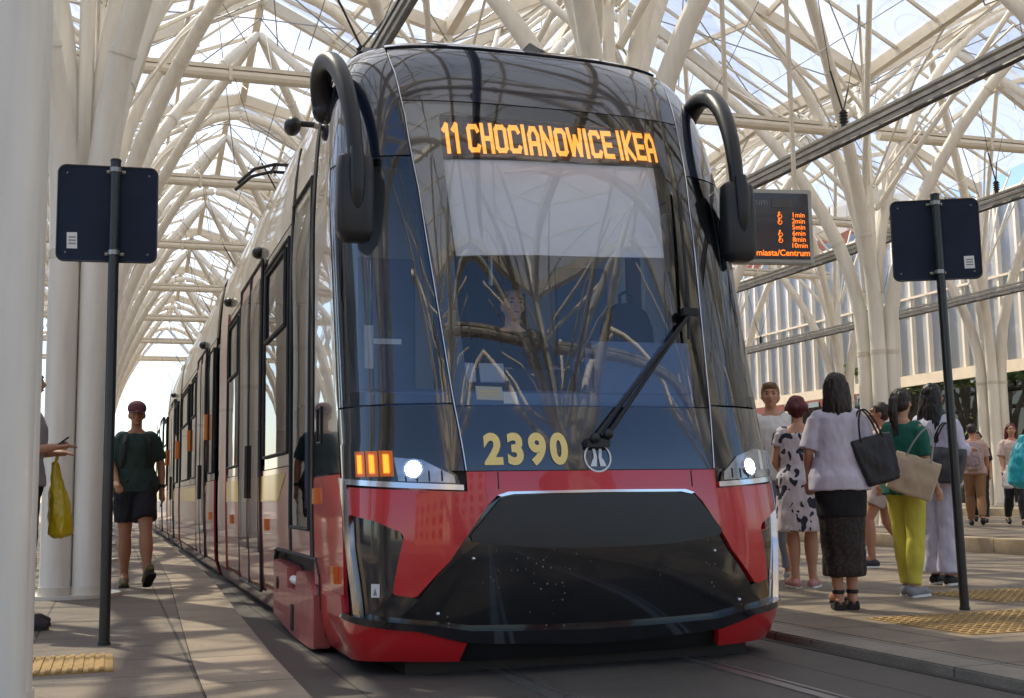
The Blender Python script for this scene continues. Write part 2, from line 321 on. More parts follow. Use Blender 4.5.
# ------------------------------------------------------------------ hall: branching steel columns
ROWY = [5.0 + 6.4 * k for k in range(-1, 9)]
NAVES = [(-.25, 4.95), (4.95, 12.7), (12.7, 20.5)]
def bez(P, n=12):
    P = [Vector(p) for p in P]; out = []
    for i in range(n + 1):
        t = i / n; Q = P[:]
        while len(Q) > 1: Q = [Q[j].lerp(Q[j + 1], t) for j in range(len(Q) - 1)]
        out.append(Q[0])
    return out
def apex(half): return 8.55 + (half - 2.6) * .9
def make_column(label, hl, hr, loc, r0=.132, sp=.13):
    t = thing('steel_column', label, 'column', loc, 0, 'branching steel columns of the tram shelter')
    for sx in (-1, 1):
        half = hl if sx < 0 else hr
        for sy in (-1, 1):
            b = MB(); x0, y0 = sx * sp, sy * sp * 1.5
            if half:
                za = apex(half) + .5
                path = [(x0, y0, 0), (x0, y0, 1.5), (x0, y0, 3.1)] + bez([(x0, y0, 3.1), (x0, y0, 5.6), (sx * half * .45, sy * 1.4, za - 1.9), (sx * half, sy * 3.2, za)], 12)[1:]
            else:
                path = [(x0, y0, 0), (x0, y0, 3.1)] + bez([(x0, y0, 3.1), (x0, y0, 5.2), (x0 + sx * .3, sy * 1.4, 7.5), (x0 + sx * .5, sy * 3.2, 8.6)], 10)[1:]
            b.tube(path, [r0] * 3 + [r0 - (r0 - .075) * i / 12 for i in range(1, len(path) - 2)], 12)
            for ci in (5, 9, 12):
                if ci + 1 < len(path): p_, q_ = Vector(path[ci]), Vector(path[ci + 1]); d_ = (q_ - p_).normalized(); b.tube([p_, p_ + d_ * .05], r0 - (r0 - .075) * (ci - 2) / 12 + .012, 12)
            o = b.build('trunk_tube', M['steel'], t, angle=60)
            c_ = MB(); c_.tube([(x0, y0, 2.96), (x0, y0, 3.04)], r0 + .006, 14); c_.tube([(x0, y0, .03), (x0, y0, .10)], r0 + .012, 14); c_.build('collar', M['steel2'], o)
            if half:
                a = MB(); za = apex(half)
                pa = bez([(x0 * .9, y0 * .2, 4.1), (x0 * 1.1, y0 * .2, 6.7), (sx * half * .55, 0, za), (sx * half, 0, za + .02)], 14)
                if sy > 0:
                    a.tube(pa, [.088] * 15, 12); a.build('arch_rib', M['steel'], t, angle=60)
                s_ = MB(); s_.tube([(x0, 0, 5.6), (sx * half * .5, sy * 3.2, apex(half) + .15)], .05, 8)
                s_.build('strut', M['steel'], t, angle=60)
                s_ = MB(); s_.tube([(sx * .1, sy * .1, 7.35), (sx * half * .82, sy * .9, apex(half) + .35)], .035, 8)
                s_.build('strut', M['steel'], t, angle=60)
    for k in range(10):                       # fan of thin rods
        an = 2 * PI * (k + .5) / 10; dx, dy = math.cos(an), math.sin(an)
        lim = hr if dx > 0 else hl
        if not lim: lim = 1.0
        R_ = min(lim * .78 / max(abs(dx), .05), 2.6)
        b = MB(); b.tube([(dx * .12, dy * .12, 6.0), (dx * R_ * .55, dy * R_ * .55, 7.5), (dx * R_, dy * R_, 8.35)], .022, 6); b.build('fan_rod', M['steel'], t, angle=60)
    b = MB(); b.tube([(0, 0, 3.0), (0, 0, 8.9)], .07, 8); b.build('centre_post', M['steel'], t)
    b = MB(); b.rings([(0, 0, 0, .42, .42), (0, 0, .03, .42, .42)], 20); b.build('base_plate', M['steel2'], t)
    return t
ROWS = [(-5.45, None, 2.6, 'far left row beyond the left platform'), (-.31, 2.6, 2.6, 'row along the left platform'), (4.95, 2.6, 3.875, 'row between the tram and the waiting people'),
        (12.7, 3.875, 3.9, 'row behind the waiting people'), (20.5, 3.9, None, 'row beside the glazed wall')]
ORD = ['first', 'second', 'third', 'fourth', 'fifth', 'sixth', 'seventh', 'eighth', 'ninth']
for xr, hl, hr, where in ROWS:
    proto = None; cnt = 0
    for y in ROWY:
        if xr < -5 and y < 2: continue
        x = xr
        if xr < 0 and xr > -1 and 4 < y < 6: x = -.54
        if xr > 4 and xr < 6 and 4 < y < 6: x, y = 5.25, 4.6
        base = PZ if xr < 10.5 else (.40 if xr < 17 else .57)
        if xr < -5: base = -.1
        side = 'white branching steel column, '
        if y < 2: lab = side + 'behind the photographer in the ' + where
        else:
            lab = side + ORD[cnt] + ' into the hall in the ' + where; cnt += 1
        if proto is None: c = proto = make_column(lab, hl, hr, (x, y, base))
        else: c = copy_tree(proto); c['label'] = lab
        c.location = (x, y, base)
        if y < 2: c['group'] = 'branching steel columns of the tram shelter'

# ------------------------------------------------------------------ hall: roof
rg, rnt = thin_glass('printed_roof_glazing', (.86, .93, .98), 1.45, 0., white=.54)
# printed ring pattern, part of the glazing itself
tr = [n for n in rnt.nodes if n.type == 'BSDF_TRANSPARENT'][0]
tc = rnt.nodes.new('ShaderNodeTexCoord'); vo = rnt.nodes.new('ShaderNodeTexVoronoi'); vo.inputs['Scale'].default_value = .55
wv = rnt.nodes.new('ShaderNodeMath'); wv.operation = 'MULTIPLY'; wv.inputs[1].default_value = 5.5
fr_ = rnt.nodes.new('ShaderNodeMath'); fr_.operation = 'FRACT'
lt = rnt.nodes.new('ShaderNodeMath'); lt.operation = 'LESS_THAN'; lt.inputs[1].default_value = .09
mc = rnt.nodes.new('ShaderNodeMix'); mc.data_type = 'RGBA'; mc.inputs[6].default_value = (.86, .93, .98, 1); mc.inputs[7].default_value = (.28, .42, .62, 1)
rnt.links.new(tc.outputs['Object'], vo.inputs['Vector']); rnt.links.new(vo.outputs['Distance'], wv.inputs[0]); rnt.links.new(wv.outputs[0], fr_.inputs[0]); rnt.links.new(fr_.outputs[0], lt.inputs[0])
rnt.links.new(lt.outputs[0], mc.inputs[0]); rnt.links.new(mc.outputs[2], tr.inputs['Color'])
M['roofglass'] = rg
roof = thing('station_roof', 'folded glass roof on cream beams over the tram hall, carried by the branching columns', 'roof', (0, 0, 0))
NV = [(-5.45, -.25)] + NAVES
def gable(x, x0, x1, y):                       # roof height: gabled across each nave, folded along it
    half = (x1 - x0) / 2; xc = (x0 + x1) / 2; k = 1 - abs(x - xc) / half
    ph = abs(((y - 5.0) / 6.4) % 1 - .5) * 2      # 1 at the column rows, 0 mid-bay
    pk = apex(half) + .55
    return 8.75 + (pk + .35 - 8.75) * k * (1.) + (.55 * (1 - ph)) * k - .25 * ph
for (x0, x1) in NV:
    ys = ROWY if x0 > -5 else [y for y in ROWY if y > 2]
    xc = (x0 + x1) / 2
    pg = pb = None
    for y in ys[:-1]:
        ya, ym, yb = y, y + 3.2, y + 6.4
        if pg is None:
            g = MB(); xs = (x0, xc, x1); P = [[Vector((xx, yy, gable(xx, x0, x1, yy) + .10)) for yy in (ya, ym, yb)] for xx in xs]
            vs = [p for row in P for p in row]; vs = [Vector((v.x, v.y - ya, v.z)) for v in vs]
            g.add(vs, [(0, 1, 4, 3), (1, 2, 5, 4), (3, 4, 7, 6), (4, 5, 8, 7)])
            pg = g.build('glass_panel', M['roofglass'], roof, smooth=False, fix=False)
            pg.location = (0, ya, 0)
            g = MB()
            def bar(a_, b_, w_=.09, h_=.13):
                a_, b_ = Vector(a_), Vector(b_); d = (b_ - a_).normalized(); s_ = d.cross(Vector((0, 0, 1))).normalized(); u_ = s_.cross(d)
                vs = [p + s_ * sx * w_ + u_ * sy * h_ for p in (a_, b_) for sx, sy in ((-1, -1), (1, -1), (1, 1), (-1, 1))]
                g.add(vs, [(3, 2, 1, 0), (4, 5, 6, 7), (0, 1, 5, 4), (1, 2, 6, 5), (2, 3, 7, 6), (3, 0, 4, 7)])
            G = lambda xx, yy: (xx, yy - ya, gable(xx, x0, x1, yy) - .06)
            for (p, q) in (((x0, ya), (xc, ya)), ((xc, ya), (x1, ya)), ((x0, ym), (xc, ym)), ((xc, ym), (x1, ym)), ((xc, ya), (xc, ym)), ((xc, ym), (xc, yb)), ((x0, ya), (x0, ym)), ((x0, ym), (x0, yb))):
                bar(G(*p), G(*q), .065, .10)
            for fx in (.25, .75):
                xx = x0 + (x1 - x0) * fx
                for (p, q) in (((xx, ya), (xx, ym)), ((xx, ym), (xx, yb))): bar(G(*p), G(*q), .03, .05)
            for fy in (1.07, 2.13, 4.27, 5.33):
                for (p, q) in (((x0, ya + fy), (xc, ya + fy)), ((xc, ya + fy), (x1, ya + fy))): bar(G(*p), G(*q), .018, .03)
            pb = g.build('roof_beam_frame', M['steel2'], roof, smooth=False); pb.location = (0, ya, 0)
            g = MB()
            for (p, q) in (((x0, ya), (xc, ym)), ((x1, ya), (xc, ym)), ((x0, yb), (xc, ym)), ((x1, yb), (xc, ym)), ((x0, ym), (xc, ya)), ((x1, ym), (xc, ya))):
                A_, B_ = Vector(G(*p)) - Vector((0, 0, .22)), Vector(G(*q)) - Vector((0, 0, .35)); g.tube([A_, B_], .012, 5)
            for i in range(7):
                xx = x0 + (x1 - x0) * (i + .5) / 7; z_ = gable(xx, x0, x1, ym)
                g.tube([(xx, 3.2, z_ - .1), (xc + (xx - xc) * .3, 1.0 if i % 2 else 5.4, 7.5)], .008, 4)
            pw = g.build('bracing_wire', M['wire'], roof); pw.location = (0, ya, 0)
        else:
            for p_ in (pg, pb, pw):
                c = p_.copy(); COL.objects.link(c); c.parent = roof; c.location = (0, ya, 0)
    for y in ys:                                # tie beams across the nave at the column rows
        g = MB(); xx0, xx1 = x0 + .25, x1 - .25
        g.tube([(xx0, y, 7.35), (xx1, y, 7.35)], .085, 10); g.box(((xx0 + xx1) / 2, y, 7.47), (xx1 - xx0, .10, .06))
        o = g.build('tie_beam', M['steel2'], roof)
        for kx in (.33, .66):
            h = MB(); h.box((xx0 + (xx1 - xx0) * kx, y, 7.37), (.05, .2, .23)); h.build('beam_joint', M['steel2'], o)
# overhead contact rails with hangers
def contact_rail(label, x, z, y0, y1, hang_top):
    t = thing('overhead_contact_rail', label, 'overhead rail', (x, 0, z), 0, 'overhead contact rails')
    g = MB(); g.box((0, (y0 + y1) / 2, 0), (.075, y1 - y0, .05)); g.box((0, (y0 + y1) / 2, -.055), (.03, y1 - y0, .07)); g.box((0, (y0 + y1) / 2, .075), (.09, y1 - y0, .035)); g.build('rail_profile', M['rail_alu'], t, smooth=False)
    g = MB(); g.tube([(0, y0, -.115), (0, y1, -.115)], .03, 8); g.build('contact_wire', M['darkrail'], t)
    y = y0 + 2.4
    while y < y1:
        g = MB()
        g.tube([(0, y, .1), (0, y, .32)], .035, 8)
        for q in (.16, .2, .24, .28): g.tube([(0, y, q), (0, y, q + .015)], .055, 8)
        g.tube([(0, y, .3), (-.3, y - .2, .75)], .012, 6); g.tube([(0, y, .3), (.3, y + .3, .75)], .012, 6); g.tube([(-.3, y - .2, .75), (-.75, y - .6, hang_top)], .005, 4); g.tube([(.3, y + .3, .75), (.75, y + .6, hang_top)], .005, 4)
        g.build('hanger', M['cable'], t); y += 6.4
contact_rail('long dark contact rail above the front tram, disappearing over its roof', 2.35, 5.35, 3.0, 60, 1.9)
contact_rail('long metal contact rail crossing the upper right above the information display', 8.8, 5.55, 4.0, 60, 1.9)
contact_rail('metal contact rail passing behind the right hand sign, middle of the three on the right', 14.6, 6.05, 8, 60, 1.4)
contact_rail('lowest metal contact rail on the right, running along the glazed wall', 19.6, 5.6, 12, 60, 1.6)
# ------------------------------------------------------------------ glazed side wall
fx = 24.0
fa = thing('glazed_wall', 'white framed glazed wall closing the right side of the hall above the entrances', 'facade', (fx, 0, 0))
M['frost'], _n = thin_glass('frosted_wall_glass', (.85, .9, .95), 1.45, .02, white=.95)
g = MB(); g.box((0, 34, 6.9), (.05, 64, 4.9)); g.build('glazing', M['frost'], fa, smooth=False)
g = MB()
for k in range(81): g.box((-.12, 2 + k * .8, 6.9), (.12, .09, 4.9))
o = g.build('vertical_fins', M['steel'], fa, smooth=False)
g = MB()
for z_ in (4.4, 7.0, 9.4): g.box((-.16, 34, z_), (.10, 64, .07 if z_ != 4.4 else .34))
g.build('crossbar', M['steel2'], fa, smooth=False)
for k in range(13):
    g = MB(); g.box((-.05, 2 + k * 5.3, 2.4), (.3, .34, 3.9)); g.build('post', M['steel2'], fa, smooth=False)
g = MB(); g.box((.05, 34, 2.3), (.03, 64, 3.4)); g.build('entrance_glass', thin_glass('entrance_glass', (.8, .85, .86), 1.45, .03)[0], fa, smooth=False)
# ------------------------------------------------------------------ tram surface
KEYS = [(0.20,0.20,5.80,1.15,.50,2.8),(0.35,0.35,5.72,1.20,.50,2.8),(0.60,0.60,5.67,1.21,.50,2.6),(0.90,0.90,5.66,1.22,.50,2.5),
(1.20,1.20,5.69,1.22,.55,2.5),(1.60,1.60,5.79,1.22,.60,2.6),(2.20,2.20,5.955,1.22,.60,2.75),(2.70,2.70,6.10,1.22,.60,2.9),
(3.10,3.10,6.24,1.20,.60,3.0),(3.35,3.38,6.36,1.17,.60,3.0),(3.55,3.58,6.48,1.12,.62,3.0),(3.70,3.70,6.60,1.05,.65,3.0),
(3.90,3.79,6.85,.96,.7,3.0),(4.20,3.84,7.30,.88,.7,3.0)]
XC = 2.35
def herm(v):
    K = KEYS; v = min(max(v, K[0][0]), K[-1][0]); i = 0
    while i < len(K) - 2 and K[i + 1][0] < v: i += 1
    def sl(j, c):
        a_, b_ = max(j - 1, 0), min(j + 1, len(K) - 1)
        return (K[b_][c] - K[a_][c]) / (K[b_][0] - K[a_][0])
    h = K[i + 1][0] - K[i][0]; t = (v - K[i][0]) / h
    A_ = 2*t**3-3*t*t+1; B_ = t**3-2*t*t+t; C_ = -2*t**3+3*t*t; D_ = t**3-t*t
    return [A_*K[i][c] + B_*h*sl(i, c) + C_*K[i+1][c] + D_*h*sl(i+1, c) for c in range(1, 6)]
def S0(u, v):
    z, Y, W, D, n = herm(v); s = 1 if u >= 0 else -1; a_ = abs(u)
    if a_ <= 1:
        t = a_ * PI / 2; x = W * math.sin(t) ** (2 / n); y = Y + D * (1 - max(math.cos(t), 0) ** (2 / n))
    else: x = W; y = Y + D + (a_ - 1)
    return Vector((XC + s * x, y, z))
def Fd(u, v, off): return Fn(u, v + .055 * u / .28 * .5 + .01, off)
def Fn(u, v, off):
    p = S0(u, v)
    if abs(off) < 1e-9: return p
    e_ = .012
    uu = u
    du = S0(uu + e_, v) - S0(uu - e_, v); dv = S0(u, v + .01) - S0(u, v - .01)
    n = du.cross(dv).normalized()
    if n.y > .0 and abs(u) < .5: n = -n
    return p + n * off
def U(x, v):                                   # lateral offset from the tram's centre -> u
    z, Y, W, D, n = herm(v); s = 1 if x >= 0 else -1
    return s * math.asin(min(1, (min(abs(x), W) / W) ** (n / 2))) * 2 / PI
def yend(v):
    z, Y, W, D, n = herm(v); return Y + D
def Fs(side):
    def F(y, v, off):
        z, Y, W, D, n = herm(v)
        z1, _, W1, _, _ = herm(v + .01); nx, nz = (z1 - z), -(W1 - W); l = math.hypot(nx, nz) or 1
        return Vector((XC + side * (W + off * nx / l), y, z + off * nz / l))
    return F
def clip(poly, axis, lim, keep_gt):
    out = []; n = len(poly)
    for i in range(n):
        a_, b_ = poly[i], poly[(i + 1) % n]
        ia = (a_[axis] >= lim - 1e-9) if keep_gt else (a_[axis] <= lim + 1e-9)
        ib = (b_[axis] >= lim - 1e-9) if keep_gt else (b_[axis] <= lim + 1e-9)
        if ia: out.append(a_)
        if ia != ib and abs(b_[axis] - a_[axis]) > 1e-12:
            t = (lim - a_[axis]) / (b_[axis] - a_[axis]); out.append((a_[0] + (b_[0] - a_[0]) * t, a_[1] + (b_[1] - a_[1]) * t))
    return out
def panel(mb, poly, F, off=0., thick=.02, du=.035, dv=.06, rim=True):
    u0, u1 = min(p[0] for p in poly), max(p[0] for p in poly); v0, v1 = min(p[1] for p in poly), max(p[1] for p in poly)
    area = sum(poly[i][0] * poly[(i + 1) % len(poly)][1] - poly[(i + 1) % len(poly)][0] * poly[i][1] for i in range(len(poly)))
    idx = {}; V = []; UV = []; Fc = []
    def vid(p):
        k = (round(p[0], 5), round(p[1], 5))
        if k not in idx: idx[k] = len(V); V.append(F(p[0], p[1], off)); UV.append(p)
        return idx[k]
    i0, i1 = math.floor(u0 / du), math.ceil(u1 / du); j0, j1 = math.floor(v0 / dv), math.ceil(v1 / dv)
    for i in range(i0, i1):
        col = clip(clip(poly, 0, i * du, True), 0, (i + 1) * du, False)
        if len(col) < 3: continue
        for j in range(j0, j1):
            c = clip(clip(col, 1, j * dv, True), 1, (j + 1) * dv, False)
            if len(c) < 3: continue
            ids = []
            for p in c:
                q = vid(p)
                if not ids or ids[-1] != q: ids.append(q)
            if len(ids) > 1 and ids[0] == ids[-1]: ids.pop()
            if len(set(ids)) != len(ids) or len(ids) < 3: continue
            ar = sum(UV[ids[k]][0] * UV[ids[(k + 1) % len(ids)]][1] - UV[ids[(k + 1) % len(ids)]][0] * UV[ids[k]][1] for k in range(len(ids)))
            if abs(ar) < 1e-8: continue
            Fc.append(ids)
    if rim and thick:
        cnt = {}
        for f in Fc:
            for k in range(len(f)):
                e_ = (f[k], f[(k + 1) % len(f)]); key = (min(e_), max(e_)); cnt[key] = cnt.get(key, 0) + 1 if key in cnt else 1
                cnt.setdefault(('d',) + key, e_)
        low = {}
        def lv(i):
            if i not in low: low[i] = len(V); V.append(F(UV[i][0], UV[i][1], off - thick)); UV.append(UV[i])
            return low[i]
        for key in [k for k in list(cnt) if k[0] != 'd' and cnt[k] == 1]:
            a_, b_ = cnt[('d',) + key]; Fc.append([b_, a_, lv(a_), lv(b_)])
    mb.add(V, Fc)
def mir(poly): return [(-p[0], p[1]) for p in poly]
def pobj(name, polys, mat, parent, F=Fn, off=0., thick=.02, du=.035, dv=.06, angle=30, rim=True):
    g = MB()
    for p in polys: panel(g, p, F, off, thick, du, dv, rim)
    me = g.mesh(name); bm = bmesh.new(); bm.from_mesh(me)
    bmesh.ops.recalc_face_normals(bm, faces=bm.faces)
    # make the outer sheet face away from the body's centre
    tot = sum(f.calc_area() * f.normal.dot((f.calc_center_median() - Vector((XC, 12, 1.9)))) for f in bm.faces)
    if tot < 0: bmesh.ops.reverse_faces(bm, faces=bm.faces)
    bm.to_mesh(me); bm.free()
    return link(me, name, mat, parent, True, angle)
def edgepts(f, v0, v1, n=10): return [(f(v0 + (v1 - v0) * i / n), v0 + (v1 - v0) * i / n) for i in range(n + 1)]
def lerp_tab(tab, v):
    for (v0, a0), (v1, a1) in zip(tab, tab[1:]):
        if v <= v1: return a0 + (a1 - a0) * max(0, (v - v0)) / (v1 - v0)
    return tab[-1][1]
PIL = [(1.16, .322), (1.53, .338), (1.86, .348), (2.3, .362), (2.7, .372), (3.15, .402), (3.4, .44), (3.6, .50), (3.9, .62)]
pil = lambda v: lerp_tab(PIL, v)
CLR = [(1.5, .285), (1.95, .287), (2.35, .275), (2.8, .268), (3.3, .265)]
clr = lambda v: lerp_tab(CLR, v)

tram = thing('tram', 'red and black tram numbered 2390 with a lit amber destination display, standing at the platform', 'tram', (0, 0, 0))
# inner shell behind the panels
def strip(f0, f1, v0, v1, n=14): return edgepts(f0, v0, v1, n) + list(reversed(edgepts(f1, v0, v1, n)))
sh = [[(-1.6, .22), (1.6, .22), (1.6, 1.44), (-1.6, 1.44)], [(-1.0, 3.22), (1.0, 3.22), (1.0, 4.2), (-1.0, 4.2)]]
for s in (-1, 1):
    sh.append(strip(lambda v: s * (pil(v) - .05), lambda v: s * (pil(v) + .02), 1.44, 3.22)); sh.append(strip(lambda v: s * .975, lambda v: s * 1.2, 1.44, 3.22))
pobj('inner_shell', sh, M['rubber'], tram, off=-.035, thick=0, rim=False)
# windshield: clear glass, its black border, lower navy apron, visor
clear = strip(lambda v: -clr(v), lambda v: clr(v), 1.5, 3.24)
wsg = pobj('windshield', [strip(lambda v: -pil(v) + .004, lambda v: pil(v) - .004, 1.5, 3.24)], M['windshield'], tram, thick=.012)
bd = pobj('windshield_border', [strip(lambda v: s * clr(v), lambda v: s * (pil(v) - .006), 1.5, 3.24) for s in (-1, 1)] + [[(-.27, 3.17), (.27, 3.17), (.27, 3.24), (-.27, 3.24)]], M['black_gloss'], wsg, off=-.012, thick=.004)
apron = pobj('windshield_apron', [strip(lambda v: -pil(v) + .004, lambda v: pil(v) - .004, 1.168, 1.494)], M['navy_gloss'], tram, du=.02, dv=.03)
pobj('visor', [strip(lambda v: -pil(v) + .004, lambda v: pil(v) - .004, 3.246, 3.66)], M['navy_gloss'], tram)
pobj('roof_cap', [strip(lambda v: -pil(v), lambda v: pil(v), 3.668, 4.2, 6)], M['navy_gloss'], tram, off=.012, thick=.03)
g = MB()   # small antenna fin on the roof edge
b0 = Fn(.005, 3.72, 0)
g.prism([b0 + Vector((-.10, 0, 0)), b0 + Vector((.16, 0, -.02)), b0 + Vector((.05, .02, .035)), b0 + Vector((.0, .02, .06)), b0 + Vector((-.03, .02, .075))], (.02, .12, .0)); g.build('antenna_fin', M['black_gloss'], tram, bevel=.004)
for s in (-1, 1):
    m_ = (lambda P: P) if s > 0 else mir
    # seam line along the windscreen pillar
    g = MB(); g.tube([Fn(s * pil(v), v, .003) for v in [1.17 + i * .09 for i in range(28)]], .0035, 6); g.build('pillar_trim', M['chrome'], tram)
    # side glass, panels around it
    sg = [(pil(1.5) + .006, 1.46), (.965, 1.52), (.965, 2.30), (.94, 2.92), (pil(2.9) + .006, 2.90)] 
    sg = strip(lambda v: pil(v) + .006, lambda v: .965 - max(0, v - 2.2) * .04, 1.515, 2.90)
    pobj('cab_side_window', [m_(sg)], M['sidewin'], tram, thick=.012)
    pobj('upper_side_panel', [m_(strip(lambda v: pil(v) + .006, lambda v: .935 + (v - 2.9) * .05, 2.91, 3.9))], M['navy_gloss'], tram)
    pobj('lower_side_panel', [m_(strip(lambda v: pil(v) + .006, lambda v: .99, 1.17, 1.505))], M['black_gloss'], tram)
    wb = strip(lambda v: .965 - max(0, v - 2.2) * .04, lambda v: .90 - max(0, v - 2.2) * .05, 1.515, 2.90)
    pobj('window_border', [m_(wb), m_([(pil(1.5) + .01, 1.515), (.93, 1.515), (.93, 1.60), (pil(1.5) + .01, 1.56)])], M['black_gloss'], tram, off=-.012, thick=.004)
    # side wall between nose and first door post
    pobj('cab_corner_panel', [m_(strip(lambda v: 1.0 - .035 * (v > 1.5) - max(0, v - 2.2) * .04 + .012, lambda v: 1 + 7.12 - yend(v), 1.175, 3.45, 20))], M['navy_gloss' if s < 0 else 'black_gloss'], tram)
    # headlight cluster
    hl = MB(); hp = m_([(pil(1.2) + .02, 1.10), (.97, 1.145), (.97, 1.32), (.62, 1.31), (.45, 1.24), (pil(1.2) + .03, 1.15)])
    h = pobj('headlight', [hp], M['black_gloss'], tram, off=.006, thick=.02)
    u_ = U(s * 1.0 * .94, 1.17)
    g = MB(); c0 = Fn(s * .505, 1.178, .012)
    nrm = (Fn(s * .505, 1.178, .05) - Fn(s * .505, 1.178, .0)).normalized(); Rm = nrm.to_track_quat('Z', 'Y').to_matrix()
    g.rings([(0, 0, -.02, .040, .040), (0, 0, 0, .040, .040), (0, 0, .010, .028, .028)], 20); g.v = [tuple(c0 + Rm @ Vector(q)) for q in g.v]
    g.build('lamp', M['lamp_on'], h)
    pobj('lamp_bowl', [m_([(pil(1.2) + .035, 1.108), (.57, 1.122), (.585, 1.24), (.47, 1.225), (pil(1.2) + .04, 1.145)] if s < 0 else [(pil(1.2) + .035, 1.108), (.80, 1.135), (.78, 1.27), (.55, 1.275), (.44, 1.235), (pil(1.2) + .04, 1.15)])], M['bowl'], h, off=.009, thick=.004)
    for kk in range(4): frame_u = .40 + kk * .045; pobj('bowl_rib', [m_([(frame_u, 1.118), (frame_u + .006, 1.118), (frame_u + .006, 1.17), (frame_u, 1.17)])], M['rubber'], h, off=.011, thick=.002)
    g = MB(); g.rings([(0, 0, -.02, .052, .052), (0, 0, .006, .052, .052), (0, 0, .006, .041, .041), (0, 0, -.01, .041, .041)], 20, cap=False); g.v = [tuple(c0 + Rm @ Vector(q)) for q in g.v]
    g.build('lamp_ring', M['chrome'], h)
    for k in range(3):
        ua = .60 + k * .075
        if s < 0:
            pobj('turn_signal', [m_([(ua + .008, 1.162), (ua + .034, 1.162), (ua + .034, 1.255), (ua + .008, 1.253)])], M['orange_on'], h, off=.016, thick=.01)
            pobj('signal_lens', [m_([(ua - .012, 1.145), (ua + .056, 1.145), (ua + .056, 1.275), (ua - .012, 1.273)])], M['orange'], h, off=.011, thick=.006)
        else:
            pobj('reflector', [m_([(ua, 1.165), (ua + .03, 1.165), (ua + .03, 1.27), (ua, 1.27)])], M['chrome'], h, off=.012, thick=.006)
    pobj('headlight_trim', [m_([(pil(1.2) + .01, 1.072), (.99, 1.118), (1.0, 1.15), (.97, 1.145), (pil(1.2) + .01, 1.098)])], M['chrome'], h, off=.014, thick=.02)
    # chrome J trim down the corner
    J = m_([(1.0, 1.15), (.90, 1.135), (.885, 1.10), (.875, .80), (.79, .46), (.845, .46), (.935, .80), (.96, 1.0)])
    pobj('corner_trim', [J], M['chrome'], tram, off=.016, thick=.03)
    # black fender infill, red arm
    pobj('corner_grille', [m_([(.885, .97), (.70, .935), (.56, .865), (.585, .72), (.61, .575), (.49, .545), (.42, .40), (.56, .435), (.79, .45), (.87, .80)])], M['black_gloss'], tram, off=-.02, thick=.01)
    g = MB(); c0 = Fn(s * .72, .56, -.012)
    g2 = pobj('warning_sticker', [m_([(.685, .555), (.74, .555), (.74, .62), (.685, .62)])], M['white_decal'], tram, off=-.014, thick=.003)
    pobj('sticker_print', [m_([(.70, .565), (.725, .565), (.7125, .60)])], M['grey_decal'], g2, off=-.0115, thick=.001)
    pobj('front_fender', [m_([(.885, 1.098), (.885, .96), (.70, .93), (.57, .875), (.555, .85), (.585, .71), (.605, .585), (.595, .572), (.515, .558), (.495, .565), (.378, .736), (.262, 1.0), (.235, 1.045), (.20, 1.062), (0, 1.066), (0, 1.163), (pil(1.17), 1.163), (pil(1.17), 1.066)])], M['red'], tram, off=.006, thick=.04)
    #pobj('fender_crease', [m_([(.545, .84), (.43, .80), (.485, .60), (.57, .60)])], M['red'], tram, off=.016, thick=.02)
    pobj('lower_bumper', [m_([(.30, .335), (.47, .395), (.80, .425), (1.0, .445), (1.05, .55), (1.05, .24), (.95, .235), (.60, .25), (.33, .245)])], M['red'], tram, off=.012, thick=.04)
    pobj('bumper_lip', [m_([(0, .315), (.12, .33), (.30, .345), (.47, .40), (.80, .43), (1.0, .45), (.95, .475), (.79, .462), (.42, .43), (.29, .40), (0, .385)])], M['black_gloss'], tram, off=.03, thick=.06)
# hood seam lines
for xx in (-.53, .53):
    g = MB(); g.tube([Fn(U(xx, v), v, .007) for v in (1.075, 1.10, 1.13, 1.16)], .003, 5); g.build('hood_seam', M['rubber'], tram)
mm, nt_, b_ = nodes('dirty_black_mask'); L_ = nt_.links.new
b_.inputs['Roughness'].default_value = .16; b_.inputs['Coat Weight'].default_value = .8
tc_ = nt_.nodes.new('ShaderNodeTexCoord'); v1_ = nt_.nodes.new('ShaderNodeTexVoronoi'); v1_.inputs['Scale'].default_value = 34
n1_ = nt_.nodes.new('ShaderNodeTexNoise'); n1_.inputs['Scale'].default_value = 2.6; lt_ = nt_.nodes.new('ShaderNodeMath'); lt_.operation = 'LESS_THAN'
mr_ = nt_.nodes.new('ShaderNodeMapRange'); mr_.inputs['From Min'].default_value = .42; mr_.inputs['From Max'].default_value = .68; mr_.inputs['To Min'].default_value = .0; mr_.inputs['To Max'].default_value = .19
mx_ = nt_.nodes.new('ShaderNodeMix'); mx_.data_type = 'RGBA'; mx_.inputs[6].default_value = (.008, .008, .010, 1); mx_.inputs[7].default_value = (.30, .27, .23, 1)
L_(tc_.outputs['Object'], v1_.inputs['Vector']); L_(tc_.outputs['Object'], n1_.inputs['Vector']); L_(n1_.outputs['Fac'], mr_.inputs['Value']); L_(v1_.outputs['Distance'], lt_.inputs[0]); L_(mr_.outputs[0], lt_.inputs[1]); L_(lt_.outputs[0], mx_.inputs[0]); L_(mx_.outputs[2], b_.inputs['Base Color'])
M['mask'] = mm
mask = pobj('front_mask', [[(-.205, 1.06), (-.26, 1.0), (-.375, .745), (-.48, .56), (-.58, .43), (-.42, .42), (-.28, .39), (0, .37), (.28, .39), (.42, .42), (.58, .43), (.48, .56), (.375, .745), (.26, 1.0), (.205, 1.06)]], M['mask'], tram, off=-.015, thick=.02)
for s in (-1, 1):
    for (uu, vv) in ((.305, .74), (.41, .475)):
        g = MB(); c0 = Fn(s * uu, vv, -.012); g.ball(c0, .011, 8, 6); g.build('mask_bolt', M['chrome'], mask)
